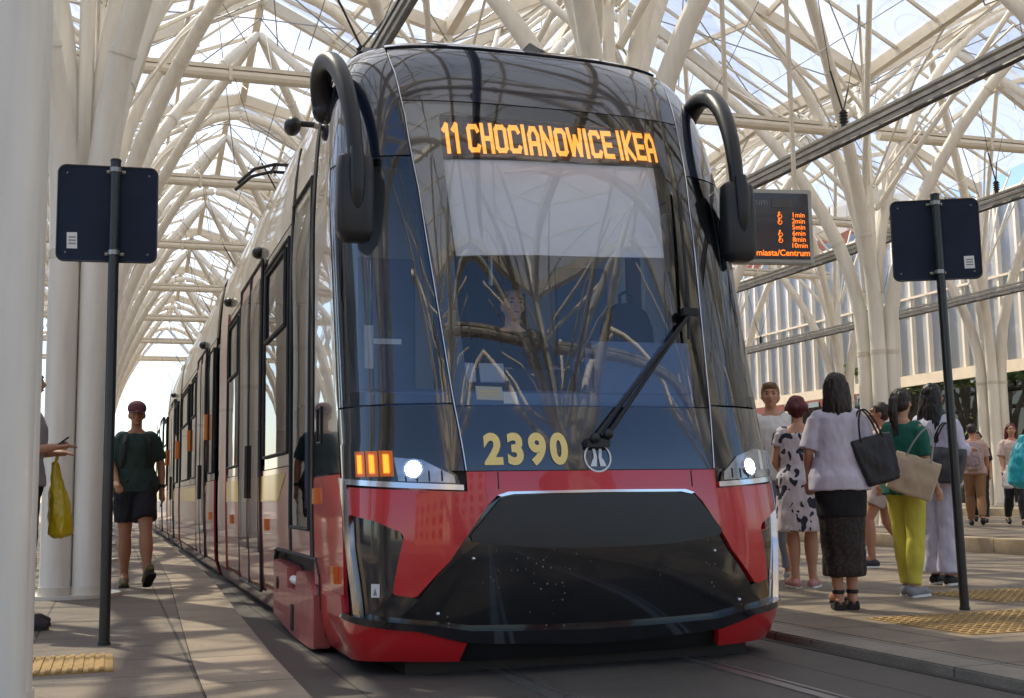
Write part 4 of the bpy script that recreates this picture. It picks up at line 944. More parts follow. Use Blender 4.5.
def person(label, loc, rz, H, pose=None, fem=True, skin='skin', hair=None, top=None, bottom=None, shoes=None, face=True, vox=.0085, lean=0., head_turn=0., legs=True, group=None, name='person', broad=1.):
    J = dict(STAND); J.update(pose or {}); J = {k: V3(v) for k, v in J.items()}
    for k_ in ('shL', 'shR'): J[k_].z -= .015; J[k_].x *= .90 if fem else .97
    if fem:
        for k_ in ('elL', 'elR', 'wrL', 'wrR'): J[k_].x *= .90
    t = thing(name, label, 'person', loc, rz, group); k = H / 1.70; t.scale = (k, k, k)
    sd_ = hash(label) % 97 if False else len(label) * 1.7
    hipw = .172 * broad if fem else .158 * broad; sw = .155 if fem else .175; ww = (.128 if fem else .142) * broad
    TOR = [(0, -.01, .84, hipw * .8, .10), (0, -.012, .90, hipw, .118), (0, -.008, .98, hipw * .96, .112), (0, 0, 1.08, ww, .092), (0, .008, 1.20, ww * 1.10, .104 if fem else .108), (0, .006, 1.30, sw * 1.0, .104), (0, -.003, 1.37, sw * .98, .088), (0, -.008, 1.415, sw * .72, .066), (0, -.006, 1.45, .062, .056)]
    def tor(g, e_, z0=0, z1=9, sc=1.): 
        g.rings([(cx_, cy_, z, rx * sc + e_, ry * sc + e_) for cx_, cy_, z, rx, ry in TOR if z0 <= z <= z1], 24)
    def limb(g, a_, b_, c_, ra, rb, rc, e_=0., end=1., mid=None):
        P = []; R_ = []
        for i in range(7):
            f = i / 6; P.append(a_.lerp(b_, f)); R_.append(ra + (rb - ra) * f + e_)
        if end > 0:
            for i in range(1, 8):
                f = i / 7 * end; P.append(b_.lerp(c_, f)); r_ = rb + (rc - rb) * f
                if mid: r_ += mid * math.sin(min(1, f * 1.5) * PI) * .5
                R_.append(r_ + e_)
        g.tube(P, R_, 14); g.ball(a_, ra + e_, 14, 9); g.ball(b_, rb + e_ * 1., 12, 8)
        if end >= .99: g.ball(c_, rc + e_, 10, 7)
    b = MB(); tor(b, 0)
    b.tube([(0, -.01, 1.40), (0, .0, 1.47), (0, .008, 1.54)], [.058, .050, .050], 14)
    HR = Matrix.Rotation(head_turn, 3, 'Z'); hc = V3((0, .012, 1.592)); hp = lambda x, y, z: hc + HR @ V3((x, y, z))
    hs = .96 if fem else 1.
    b.ball(hp(0, -.005, .012), (.072 * hs, .090 * hs, .098 * hs), 20, 14, HR)
    b.ball(hp(0, .022, -.045), (.052 * hs, .062 * hs, .062 * hs), 16, 10, HR)
    b.ball(hp(0, .058, -.088), (.022, .022, .017), 10, 8, HR)
    b.tube([hp(0, .080, .018), hp(0, .094, -.008), hp(0, .102, -.024)], [.008, .011, .014], 8); b.ball(hp(0, .092, -.027), (.019, .013, .010), 10, 7, HR)
    b.ball(hp(0, .078, .036), (.05, .012, .010), 12, 7, HR)
    b.ball(hp(-.034, .068, -.018), (.020, .016, .016), 10, 7, HR); b.ball(hp(.034, .068, -.018), (.020, .016, .016), 10, 7, HR)
    b.ball(hp(0, .080, -.052), (.023, .012, .011), 10, 7, HR)
    for s in (-1, 1): b.ball(hp(s * .073 * hs, -.005, -.012), (.011, .019, .030), 10, 8, HR)
    for s, q in ((-1, 'L'), (1, 'R')):
        b.ball(J['sh' + q] + V3((-s * .03, 0, .0)), (.062, .058, .056), 12, 9)
        limb(b, J['sh' + q], J['el' + q], J['wr' + q], .049, .037, .026, mid=.008)
        d = (J['wr' + q] - J['el' + q]).normalized(); hand(b, J['wr' + q], d, s)
        if legs:
            limb(b, J['hip' + q], J['knee' + q], J['ank' + q], .088 * (broad if fem else .95), .056, .036, mid=.026)
            foot = J['toe' + q] - J['ank' + q]
            b.tube([J['ank' + q] + V3((0, 0, .0)), J['ank' + q] + foot * .35 + V3((0, 0, .005)), J['toe' + q] - foot * .15, J['toe' + q]], [.040, .038, .034, .020], 12)
            hd_ = foot.copy(); hd_.z = 0; hd_.normalize(); b.ball(J['ank' + q] - hd_ * .03 + V3((0, 0, -.045)), (.033, .036, .036), 10, 8)
    rmobj(b, vox, 'body', M[skin], t, 3, .5)
    if face:
        for s in (-1, 1):
            g = MB(); g.ball(hp(s * .030, .0755, .012), (.012, .007, .006), 10, 7, HR); g.build('eye', M['eye'], t)
            g = MB(); g.tube([hp(s * .014, .088, .030), hp(s * .030, .0875, .036), hp(s * .046, .078, .032)], [.003, .004, .002], 6); g.build('eyebrow', M['hair_dark'], t)
        g = MB(); g.ball(hp(0, .0895, -.053), (.021, .006, .005), 10, 7, HR); g.build('mouth', M['lip'], t)
    return t, J, tor, limb, hp, HR
def hand(g, wr, d, s, curl=.5, r=1.):
    d = d.normalized(); side = d.cross(V3((0, 0, 1)) if abs(d.z) < .8 else V3((0, 1, 0))).normalized()
    if abs(d.z) > .8: fwd = V3((0, 1, 0)); nrm = V3((-s, 0, 0)); across = fwd
    else: across = side; nrm = d.cross(side).normalized()
    c = wr + d * .045
    for i in range(5): g.ball(wr + d * (.012 + .016 * i) , .024 + .001 * i, 8, 6)
    for k, L_ in enumerate((.068, .076, .072, .056)):
        o = wr + d * .078 + across * (.030 - .020 * k)
        p1 = o + d * L_ * .45 + nrm * .006; p2 = p1 + (d * .8 + nrm * .6 * curl).normalized() * L_ * .32; p3 = p2 + (d * .5 + nrm * .9 * curl).normalized() * L_ * .26
        g.tube([o - d * .02, p1, p2, p3], [.0105, .0095, .009, .0075], 7)
    o = wr + d * .025 + across * .024; g.tube([o, o + across * .022 + d * .028, o + across * .026 + d * .056 + nrm * .008], [.012, .011, .008], 7)
def shirt(P, mat, name='shirt', z0=.84, sleeve=.55, e_=.014, amp=.008, z1=9, seed=0., flare=0.):
    t, J, tor, limb, hp, HR = P; g = MB(); tor(g, e_ + .004, z0, 1.43); g.rings([(0, -.010, z0 - .01, .205 + flare, .150 + flare * .5), (0, -.01, .95, .198 + flare, .142 + flare * .5), (0, 0, 1.08, .162 + flare, .116)], 24)
    if flare: g.rings([(0, -.005, z0, .165 + flare, .13 + flare * .5), (0, 0, 1.1, .155 + flare * .6, .125 + flare * .3), (0, 0, 1.34, .165, .11)], 22)
    for s, q in ((-1, 'L'), (1, 'R')):
        a_, b_, c_ = J['sh' + q], J['el' + q], J['wr' + q]
        g.ball(a_ + V3((-s * .03, 0, .004)), (.058 + e_, .054 + e_, .050 + e_), 12, 9)
        if sleeve > 0:
            f1 = min(1, sleeve / .5); m_ = a_.lerp(b_, f1); g.tube([a_, a_.lerp(m_, .5), m_], [.050 + e_, .050 + e_, .048 + e_ + flare * .3], 14)
            if sleeve > .5: m2 = b_.lerp(c_, (sleeve - .5) / .5); g.ball(b_, .046 + e_, 12, 8); g.tube([b_, b_.lerp(m2, .5), m2], [.044 + e_, .042 + e_, .036 + e_], 14)
    return cloth(g, .0095, name, mat, t, amp, 3, seed)
def pants(P, mat, name='trousers', e_=.012, end=.93, top_=1.0, amp=.006, wide=0., seed=3.):
    t, J, tor, limb, hp, HR = P; g = MB(); tor(g, e_, .84, top_)
    for q in 'LR':
        a_, b_, c_ = J['hip' + q], J['knee' + q], J['ank' + q]
        if wide: 
            m_ = b_.lerp(c_, end); g.tube([a_, a_.lerp(b_, .5), b_, b_.lerp(m_, .5), m_], [.095 + e_, .088 + wide * .6, .080 + wide, .082 + wide, .088 + wide * 1.2], 16); g.ball(a_, .095 + e_, 12, 9)
        elif end <= 0: m_ = a_.lerp(b_, 1 + end); g.tube([a_, a_.lerp(m_, .5), m_], [.094 + e_, .088 + e_, .082 + e_], 16); g.ball(a_, .092 + e_, 12, 9)
        else: limb(g, a_, b_, c_, .092, .060, .042, e_, end, mid=.02)
    return cloth(g, .0095, name, mat, t, amp, 3, seed)
def shoe(P, mat, q, name='shoe', sole=None, h_=.0, fat=1.):
    t, J = P[0], P[1]; A_ = J['ank' + q]; T_ = J['toe' + q]; f = (T_ - A_); f2 = f.copy(); f2.z = 0
    d = f.normalized(); g = MB(); up_ = V3((0, 0, 1)); 
    heel = A_ + V3((0, 0, -.045)) - f2.normalized() * .035; ball_ = T_ - f * .25; 
    g.tube([heel, A_.lerp(ball_, .5) + V3((0, 0, -.012)), ball_, T_ + d * .02], [.042 * fat, .045 * fat, .043 * fat, .028 * fat], 12); g.ball(heel, .042 * fat, 10, 8); g.ball(A_ + V3((0, 0, -.02)), .042 * fat, 10, 8)
    o = rmobj(g, .008, name, mat, t, 2)
    if sole:
        g = MB(); n_ = f.cross(f2.cross(V3((0, 0, 1)))).normalized()
        side = f.cross(V3((0, 0, 1))).normalized(); dn = side.cross(f).normalized(); dn = dn if dn.z < 0 else -dn
        Q = []
        for a_, w_ in ((-.40, .022), (-.33, .036), (0, .040), (.5, .040), (.8, .047), (1.05, .042), (1.22, .022)):
            Q.append((a_, w_))
        base = A_ + dn * .062; L_ = f.length
        fl = (f - dn * f.dot(dn)).normalized()
        if abs(f.z + .055) < .03: base = V3((A_.x, A_.y, .022)); dn = V3((0, 0, -1)); fl = f2.normalized(); 
        sd = fl.cross(dn)
        ring = [base + fl * a_ * .16 + sd * w_ for a_, w_ in Q] + [base + fl * a_ * .16 - sd * w_ for a_, w_ in reversed(Q)]
        g.prism([p for p in ring], dn * (.020 + h_)); g.build('sole', sole, o)
    return o
def hair(P, mat, kind):
    t, J, tor, limb, hp, HR = P; g = MB()
    if kind in ('cap_only',): return
    g.ball(hp(0, -.018, .032), (.082, .090, .088), 18, 12, HR); g.ball(hp(0, -.035, -.01), (.078, .068, .075), 16, 10, HR)
    if kind == 'short': g.ball(hp(0, .035, .078), (.06, .045, .028), 12, 8, HR); g.ball(hp(0, -.05, -.04), (.062, .04, .05), 12, 8, HR)
    if kind == 'quiff':
        g.ball(hp(0, .045, .082), (.066, .048, .036), 12, 8, HR); g.ball(hp(-.03, .06, .085), (.03, .03, .026), 10, 7, HR)
    if kind == 'bob':
        g.tube([hp(0, -.035, .03), hp(0, -.048, -.06), hp(0, -.052, -.13)], [.085, .092, .080], 16); g.ball(hp(-.05, -.02, -.07), (.036, .05, .075), 10, 8, HR); g.ball(hp(.05, -.02, -.07), (.036, .05, .075), 10, 8, HR)
    if kind == 'shoulder':
        for sx in (-1, 0, 1): g.tube([hp(sx * .035, -.03, .03), hp(sx * .05, -.045, -.08), hp(sx * .062, -.05, -.17), hp(sx * .06, -.045, -.225)], [.055, .052, .046, .022], 12)
    if kind == 'long':
        for sx in (-1, 0, 1): g.tube([hp(sx * .035, -.03, .03), hp(sx * .055, -.05, -.10), hp(sx * .075, -.065, -.24), hp(sx * .07, -.07, -.38), hp(sx * .05, -.07, -.46)], [.058, .056, .054, .046, .02], 12)
    if kind == 'pony':
        g.tube([hp(0, -.095, .03), hp(0, -.135, .02), hp(0, -.15, -.08), hp(0, -.13, -.2), hp(0, -.115, -.28)], [.026, .034, .038, .03, .01], 12)
    if kind == 'bun': g.ball(hp(0, -.10, .05), (.04, .038, .04), 12, 8, HR)
    rn = random.Random(len(t['label']) + ord(kind[0])); LEN = {'shoulder': .235, 'long': .46, 'bob': .14, 'short': .05, 'quiff': .0}.get(kind, 0)
    if LEN:
        for i_ in range(70):
            a_ = rn.uniform(PI * .98, PI * 2.02); rx_, ry_ = .082, .088
            p0 = (rx_ * .6 * math.cos(a_), -.02 + ry_ * .6 * math.sin(a_), .10); p1 = (rx_ * 1.06 * math.cos(a_), -.018 + ry_ * 1.04 * math.sin(a_), .03)
            L2 = LEN * rn.uniform(.75, 1.1); w1, w2 = rn.uniform(-.012, .012), rn.uniform(-.018, .018)
            g.tube(bez([hp(*p0), hp(*p1), hp(p1[0] * 1.08 + w1, p1[1] * 1.05, .03 - L2 * .45), hp(p1[0] * 1.12 - w1, p1[1] * 1.0 + w2, .03 - L2 * .8), hp(p1[0] * .95 + w2, p1[1] * .95, .03 - L2)], 8), [.008, .009, .010, .010, .010, .010, .009, .008, .006], 6)
    if kind in ('pony',):
        for i_ in range(26):
            w1, w2, w3 = rn.uniform(-.03, .03), rn.uniform(-.03, .03), rn.uniform(-.02, .02)
            g.tube(bez([hp(0, -.095, .03), hp(w1 * .5, -.145 + w2 * .5, .0), hp(w1, -.15 + w2, -.12), hp(w1, -.13 + w3, -.2), hp(w2, -.115 + w3, -.30 + w1)], 8), .007, 6)
    if kind == 'crop': g.v = []; g.f = []; g.mi = []; g.ball(hp(0, -.016, .034), (.077, .084, .082), 18, 12, HR); g.ball(hp(0, -.04, -.0), (.072, .058, .06), 14, 9, HR)
    me = remeshed(g, .0075, 2, 'hair')
    NR = [v.normal.copy() for v in me.vertices]
    for v, nr in zip(me.vertices, NR):
        c = v.co; n = mnoise.noise(V3((c.x * 60, c.y * 60, c.z * 9))) + .6 * mnoise.noise(V3((c.x * 130, c.y * 130, c.z * 16))); v.co = c + nr * n * .008
    return link(me, 'hair', mat, t, True, 80)
def floral():
    m, nt, b = nodes('floral_dress_fabric'); L = nt.links.new; N = nt.nodes.new
    tc = N('ShaderNodeTexCoord'); ns = N('ShaderNodeTexNoise'); ns.inputs['Scale'].default_value = 9; ns.inputs['Detail'].default_value = 1
    ad = N('ShaderNodeVectorMath'); ad.operation = 'MULTIPLY_ADD'; ad.inputs[1].default_value = (.16, .16, .22)
    vo = N('ShaderNodeTexVoronoi'); vo.inputs['Scale'].default_value = 10.5; vo.inputs['Randomness'].default_value = 1.
    mp = N('ShaderNodeMapping'); mp.inputs['Scale'].default_value = (1.25, 1.25, .8); mp.inputs['Rotation'].default_value = (.5, .4, 0)
    r = N('ShaderNodeMath'); r.operation = 'LESS_THAN'; r.inputs[1].default_value = .43
    mx = N('ShaderNodeMix'); mx.data_type = 'RGBA'; mx.inputs[6].default_value = (.62, .56, .60, 1); mx.inputs[7].default_value = (.02, .022, .045, 1)
    L(tc.outputs['Object'], ns.inputs['Vector']); L(ns.outputs['Color'], ad.inputs[0]); L(tc.outputs['Object'], ad.inputs[2]); L(ad.outputs[0], mp.inputs[0]); L(mp.outputs[0], vo.inputs['Vector'])
    L(vo.outputs['Distance'], r.inputs[0]); L(r.outputs[0], mx.inputs[0]); L(mx.outputs[2], b.inputs['Base Color']); b.inputs['Roughness'].default_value = .8; return m
def lace():
    m, nt, b = nodes('black_lace'); L = nt.links.new; N = nt.nodes.new
    tc = N('ShaderNodeTexCoord'); vo = N('ShaderNodeTexVoronoi'); vo.inputs['Scale'].default_value = 26; vo.feature = 'DISTANCE_TO_EDGE'
    r = N('ShaderNodeMapRange'); r.inputs['From Max'].default_value = .22; mx = N('ShaderNodeMix'); mx.data_type = 'RGBA'; mx.inputs[6].default_value = (.006, .006, .007, 1); mx.inputs[7].default_value = (.035, .022, .018, 1)
    L(tc.outputs['Object'], vo.inputs['Vector']); L(vo.outputs['Distance'], r.inputs['Value']); L(r.outputs[0], mx.inputs[0]); L(mx.outputs[2], b.inputs['Base Color']); b.inputs['Roughness'].default_value = .7; return m
def fab(n, c, r=.85): return pm(n, c, r, var=.08, vscale=12, bump=.12, bscale=240)
def deg(d): return math.radians(d)
def skirt(P, spec, name, mat, amp=.01, seed=0.):
    g = MB(); g.rings(spec, 30); return cloth(g, .0095, name, mat, P[0], amp, 2, seed)
def tote(label, cat, loc, rz, w_, h_, d_, mat, strap, strap_h, sag=.0, name='shoulder_bag', flare=1.25, tilt=0.):
    t = thing(name, label, cat, loc, rz); t.rotation_euler = (0, tilt, rz); g = MB()
    g.loft([[(x * sx, y * sy, z) for sx, sy in ((-1, -1), (-.5, -1.15), (0, -1.2), (.5, -1.15), (1, -1), (1.05, 0), (1, 1), (.5, 1.15), (0, 1.2), (-.5, 1.15), (-1, 1), (-1.05, 0))] for x, y, z in ((w_ * .46 / flare, d_ * .42, -h_ * .5), (w_ * .5 / flare, d_ * .5, -h_ * .47), (w_ * .5 * (1 + flare) / 2 / flare, d_ * .5, -h_ * .1), (w_ * .5, d_ * .40, h_ * .32), (w_ * .5, d_ * .22, h_ * .5))])
    me = remeshed(g, .01, 2, 'bag_body'); folds(me, .008); link(me, 'bag_body', mat, t, True, 80)
    for dy in (-1, 1):
        g = MB(); g.tube(bez([(-w_ * .28, dy * d_ * .28, h_ * .42), (-w_ * .22, dy * d_ * .3, h_ * .5 + strap_h * .6), (-w_ * .05, dy * .02, h_ * .5 + strap_h * 1.12), (w_ * .05, dy * .02, h_ * .5 + strap_h * 1.12), (w_ * .22, dy * d_ * .3, h_ * .5 + strap_h * .6), (w_ * .28, dy * d_ * .28, h_ * .42)], 16), .009, 7, sq=(1.5, .6)); g.build('strap', strap, t)
    return t
# --- walking woman, left platform (faces the camera)
mo = {}
P = person('woman in dark green t-shirt, shorts and maroon cap walking along the left platform', (.22, 12.25, PZ), deg(182), 1.77,
    dict(kneeL=(-.09, .17, .51), ankL=(-.10, .33, .12), toeL=(-.12, .47, .20), kneeR=(.085, .0, .475), ankR=(.075, -.12, .10), toeR=(.085, .05, .03),
         elL=(-.255, -.05, 1.13), wrL=(-.27, -.03, .88), elR=(.235, .0, 1.12), wrR=(.19, .17, .97)), True, 'skin_tan', broad=1.16)
# her right arm (image left) bends forward, her left arm hangs
shirt(P, fab('dark_green_cotton', (.018, .045, .040)), 't_shirt', .88, .42, .018, .009)
pants(P, fab('black_shorts_fabric', (.010, .011, .018)), 'shorts', .022, -.28, 1.0, .01)
hair(P, M['hair_dark'], 'crop')
for q in 'LR': shoe(P, fab('olive_shoe', (.16, .13, .06)), q, 'shoe', M['rubber'])
t, hp, HR = P[0], P[4], P[5]
g = MB(); g.ball(hp(0, -.006, .058), (.086, .098, .075), 18, 10, HR); g.v = [(a_, b_, max(c_, 1.615)) for a_, b_, c_ in g.v]
g.loft([[hp(x * .072, .07 + y * .085, .030 - y * .02 - abs(x) * .012) for x, y in ((-1, 0), (-.7, .75), (0, 1), (.7, .75), (1, 0))], [hp(x * .072, .07 + y * .085, .040 - y * .02 - abs(x) * .012) for x, y in ((-1, 0), (-.7, .75), (0, 1), (.7, .75), (1, 0))]])
g.build('cap', fab('faded_maroon_cap', (.16, .055, .07)), t)
g = MB(); g.tube([P[1]['wrL'] + V3((0, 0, .03)), P[1]['wrL'] + V3((0, 0, .06))], .031, 12); g.build('wristwatch', M['rubber'], t)
g = MB()
for s in (-1, 1): g.tube([(s * .09, .085, 1.42 - .02), (s * .115, .135, 1.32), (s * .12, .125, 1.18), (s * .13, .06, 1.08)], .014, 8, sq=(1.6, .6))
g.build('backpack_strap', M['rubber'], t)
# --- person with phone behind the left columns (faces the track)
P = person('person mostly hidden behind the white columns, holding a phone and a yellow plastic bag', (-.555, 8.66, PZ), deg(-90), 1.74,
    dict(elR=(.22, -.06, 1.12), wrR=(.12, .18, 1.16), elL=(-.22, -.06, 1.12), wrL=(-.10, .17, 1.13)), False, 'skin', face=True)
shirt(P, fab('grey_striped_top', (.35, .32, .33)), 'shirt', .92, .6, .02); pants(P, fab('black_trousers', (.012, .012, .014)), 'trousers', .014, .95); hair(P, M['hair_dark'], 'short')
for q in 'LR': shoe(P, fab('dark_shoe', (.05, .04, .04)), q, 'shoe', M['rubber'])
ph = thing('phone', 'smartphone held up in a hand beside the white column', 'phone', (-.335, 8.56, 1.43)); ph.rotation_euler = (0, deg(52), 0)
g = MB(); g.box((0, 0, 0), (.008, .072, .15)); o = g.build('phone_body', M['rubber'], ph, bevel=.003)
g = MB(); g.box((-.0045, 0, 0), (.001, .066, .14)); g.build('screen', pm('phone_screen', (.3, .34, .36), .08, coat=1), ph)
yb_ = thing('plastic_bag', 'bright yellow plastic bag hanging from a hand beside the white column', 'bag', (-.345, 8.76, 1.07))
g = MB(); g.rings([(0.02, 0, -.26, .05, .05), (.03, 0, -.24, .085, .08), (.02, 0, -.12, .085, .085), (0, 0, .04, .06, .07), (-.01, 0, .16, .035, .04), (-.02, 0, .24, .022, .022)], 20)
me = remeshed(g, .008, 1, 'bag_body'); folds(me, .016, 5.); link(me, 'bag_body', pm('yellow_plastic', (.62, .46, .01), .3, coat=.4), yb_, True, 60)
g = MB(); g.tube([(-.02, -.02, .22), (-.01, -.03, .28), (.0, 0, .30), (-.01, .03, .28), (-.02, .02, .22)], .01, 7); g.build('bag_handle', pm('yellow_plastic_handle', (.62, .46, .01), .3), yb_)
# --- right platform group
def face_dir(px): return 0
P = person('young man with wavy light brown hair and white t-shirt, nearest the tram', (5.88, 9.95, PZ), deg(160), 1.83, dict(), False, 'skin', head_turn=deg(-12))
shirt(P, fab('white_tee', (.72, .70, .68)), 't_shirt', .86, .45, .02); pants(P, fab('light_denim', (.30, .33, .38)), 'trousers', .016, .95); hair(P, M['hair_blond'], 'quiff')
for q in 'LR': shoe(P, fab('white_sneaker', (.7, .68, .66)), q, 'sneaker', M['white_decal'])
P = person('woman with short burgundy hair in a white dress with dark floral print, seen from behind', (5.60, 9.05, PZ), deg(-28), 1.63,
    dict(elL=(-.225, .03, 1.12), wrL=(-.16, .20, 1.02), elR=(.225, .03, 1.12), wrR=(.16, .20, 1.02), kneeL=(-.08, .015, .48), kneeR=(.08, .015, .48), ankL=(-.07, -.01, .085), ankR=(.075, -.01, .085)), True, 'skin', broad=1.12)
M['floral'] = floral()
t = P[0]; g = MB(); P[2](g, .02, .84, 1.38); g.rings([(0, -.01, .50, .225, .175), (0, -.01, .54, .225, .175), (0, -.01, .75, .215, .165), (0, -.01, .95, .195, .145), (0, 0, 1.08, .165, .12), (0, 0, 1.2, .165, .12)], 26)
for s, q in ((-1, 'L'), (1, 'R')): g.tube([P[1]['sh' + q], P[1]['sh' + q].lerp(P[1]['el' + q], .45)], [.066, .068], 12); g.ball(P[1]['sh' + q] + V3((-s * .03, 0, 0)), (.075, .07, .066), 12, 9)
cloth(g, .0095, 'dress', M['floral'], t, .01, 2); hair(P, M['hair_red'], 'short')
for q in 'LR': shoe(P, fab('pale_pink_slipper', (.55, .28, .27)), q, 'slipper', M['white_decal'])
P = person('woman with shoulder length dark hair, white shirt and long black lace skirt', (4.84, 7.30, PZ), deg(-24), 1.64,
    dict(kneeL=(-.055, .01, .48), kneeR=(.055, .01, .48), ankL=(-.05, -.01, .11), toeL=(-.075, .14, .07), ankR=(.055, .03, .11), toeR=(.06, .18, .07), elL=(-.24, .0, 1.13), wrL=(-.22, .14, .95), elR=(.25, .02, 1.12), wrR=(.20, .16, 1.0)), True, 'skin', broad=1.08)
shirt(P, fab('pale_lilac_white_cotton', (.62, .58, .68)), 'shirt', .86, .46, .018, .007, flare=.025, seed=5.)
skirt(P, [(0, -.01, .24, .150, .125), (0, -.01, .27, .152, .128), (0, -.01, .5, .158, .135), (0, -.012, .72, .168, .142), (0, -.012, .74, .170, .144)], 'lace_skirt', lace(), .010)
skirt(P, [(0, -.012, .66, .172, .147), (0, -.012, .70, .174, .148), (0, -.012, .84, .185, .140), (0, -.01, .88, .178, .13)], 'underskirt', fab('black_skirt', (.008, .008, .01)), .006)
hair(P, M['hair_dark'], 'shoulder')
for q in 'LR':
    J = P[1]; A_ = J['ank' + q]; g = MB(); base = V3((A_.x, A_.y + .045, 0))
    g.prism([base + V3((x, y, 0)) for x, y in ((-.04, -.10), (.04, -.10), (.045, .05), (.035, .12), (-.03, .13), (-.045, .05))], (0, 0, .05)); g.box(base + V3((0, -.075, .055)), (.07, .06, .03)); so_ = g.build('platform_sandal', M['rubber'], P[0], bevel=.008)
    g = MB(); g.tube([A_ + V3((0.037 * math.cos(a_), .037 * math.sin(a_) - .003, .02)) for a_ in [PI / 8 * i for i in range(17)]], .008, 6, sq=(1, 2)); g.tube([base + V3((-.045, .06, .04)), base + V3((-.02, .055, .088)), base + V3((.02, .055, .088)), base + V3((.045, .06, .04))], .011, 7); g.build('sandal_strap', M['rubber'], so_)
tote('large black tote bag hanging from the shoulder of the woman in the white shirt', 'bag', (5.03, 7.14, 1.17 + .08), deg(-14), .29, .33, .12, pm('black_leather', (.012, .012, .016), .45, bump=.1, bscale=90), M['rubber'], .22, name='tote_bag', tilt=deg(-14))
P = person('passer-by with dark hair in a bun and bare legs, half hidden between two waiting women', (7.80, 10.95, PZ), deg(60), 1.74,
    dict(kneeL=(-.085, .18, .50), ankL=(-.085, .16, .09), toeL=(-.09, .32, .04), kneeR=(.085, -.02, .47), ankR=(.085, -.26, .16), toeR=(.09, -.14, .06)), True, 'skin_tan')
shirt(P, fab('pink_top', (.55, .36, .34)), 'top', .88, .45, .018); pants(P, fab('pale_shorts', (.45, .36, .33)), 'shorts', .02, -.35); hair(P, M['hair_dark'], 'bun')
for q in 'LR': shoe(P, fab('dark_sneaker', (.05, .045, .06)), q, 'sneaker', M['white_decal'])
P = person('woman with ponytail and glasses in a green t-shirt and yellow green trousers', (5.88, 7.98, PZ), deg(-72), 1.60,
    dict(elR=(.215, .02, 1.12), wrR=(.225, .13, .90), kneeL=(-.075, .03, .48), kneeR=(.085, -.02, .47), ankL=(-.07, .05, .085), toeL=(-.09, .22, .03), ankR=(.085, -.07, .085), toeR=(.08, .10, .03)), True, 'skin', broad=1.14, head_turn=deg(6))
shirt(P, fab('bottle_green_cotton', (.010, .12, .085)), 't_shirt', .84, .46, .018, .010); pants(P, fab('lime_yellow_denim', (.60, .54, .07)), 'trousers', .012, .95); hair(P, M['hair_dark'], 'pony')
for q in 'LR': shoe(P, fab('grey_running_shoe', (.27, .27, .29)), q, 'running_shoe', M['white_decal'], fat=1.08)
hp = P[4]; g = MB()
for s in (-1, 1): g.tube([hp(s * .030 + .022 * math.cos(a_), .092, .010 + .017 * math.sin(a_)) for a_ in [2 * PI * i / 12 for i in range(13)]], .0025, 5); g.tube([hp(s * .052, .09, .014), hp(s * .074, .0, .010)], .0025, 5)
g.build('glasses', M['rubber'], P[0])
tote('beige canvas bag on the shoulder of the woman in yellow green trousers', 'bag', (5.78, 7.74, 1.02 + .12), deg(-40), .33, .30, .12, fab('beige_canvas', (.50, .38, .26)), M['rail_alu'], .26, name='shoulder_bag', flare=1.02, tilt=deg(20))
P = person('woman with very long black hair in a loose white shirt and wide white trousers', (6.80, 8.78, PZ), deg(-66), 1.73,
    dict(elR=(.21, .05, 1.13), wrR=(.18, .26, 1.14), elL=(-.21, .05, 1.13), wrL=(-.15, .26, 1.12), kneeL=(-.085, .03, .48), ankL=(-.085, .04, .085), toeL=(-.09, .21, .03), kneeR=(.085, .0, .48), ankR=(.085, -.04, .085), toeR=(.09, .13, .03)), True, 'skin', head_turn=deg(-10))
lil = fab('lilac_white_linen', (.60, .58, .72)); shirt(P, lil, 'blouse', .84, .85, .022, .011, flare=.015); pants(P, lil, 'wide_trousers', .014, .96, 1.0, .010, .012); hair(P, M['hair_black'], 'long')
for q in 'LR': shoe(P, M['rubber'], q, 'sandal', M['white_decal'])
tote('dark grey shoulder bag behind the arm of the long haired woman in white', 'bag', (6.74, 8.60, 1.24), deg(-60), .36, .30, .12, pm('grey_leather', (.05, .052, .065), .5, bump=.1, bscale=90), M['rubber'], .24, name='handbag', tilt=deg(6))
# --- background walkers on the raised pavement
def walker(label, loc, rz, H, fem, top, bot, hr, kind, step=1, skin='skin'):
    s = step
    P = person(label, loc, rz, H, dict(kneeL=(-.085, .16 * s, .50), ankL=(-.085, .20 * s, .09), toeL=(-.09, .36 * s if s > 0 else -.04, .04), kneeR=(.085, -.02 * s, .47), ankR=(.085, -.24 * s, .14), toeR=(.09, -.24 * s + .13, .05),
        elL=(-.21, -.06 * s, 1.13), wrL=(-.20, .02, .90), elR=(.21, .04 * s, 1.13), wrR=(.20, .15, .93)), fem, skin, face=True, vox=.012)
    shirt(P, top, 'shirt', .88, .45, .018); pants(P, bot, 'trousers', .016, .95); hair(P, hr, kind)
    for q in 'LR': shoe(P, M['rubber'], q, 'shoe')
    return P
P = walker('man with short hair, pale patterned backpack and brown trousers walking away on the raised pavement', (13.72, 16.75, .40), deg(-38), 1.70, False, fab('pale_pink_tee', (.55, .38, .33)), fab('brown_trousers', (.30, .16, .08)), M['hair_dark'], 'crop')
bk = thing('backpack', 'pale pink patterned backpack worn by the man in brown trousers', 'backpack', (13.72 - .13, 16.75 - .16, .40 + 1.18), deg(-38))
g = MB(); g.rings([(0, 0, -.24, .13, .07), (0, 0, -.20, .15, .09), (0, 0, .05, .145, .09), (0, 0, .17, .11, .07), (0, 0, .21, .05, .04)], 18); g.build('pack_body', pm('mottled_pink_nylon', (.45, .33, .34), .7, var=.5, vscale=22), bk)
g = MB(); g.box((0, -.09, -.10), (.19, .05, .17)); g.build('front_pocket', pm('mottled_pink_pocket', (.36, .26, .28), .7, var=.5, vscale=22), bk, bevel=.02)
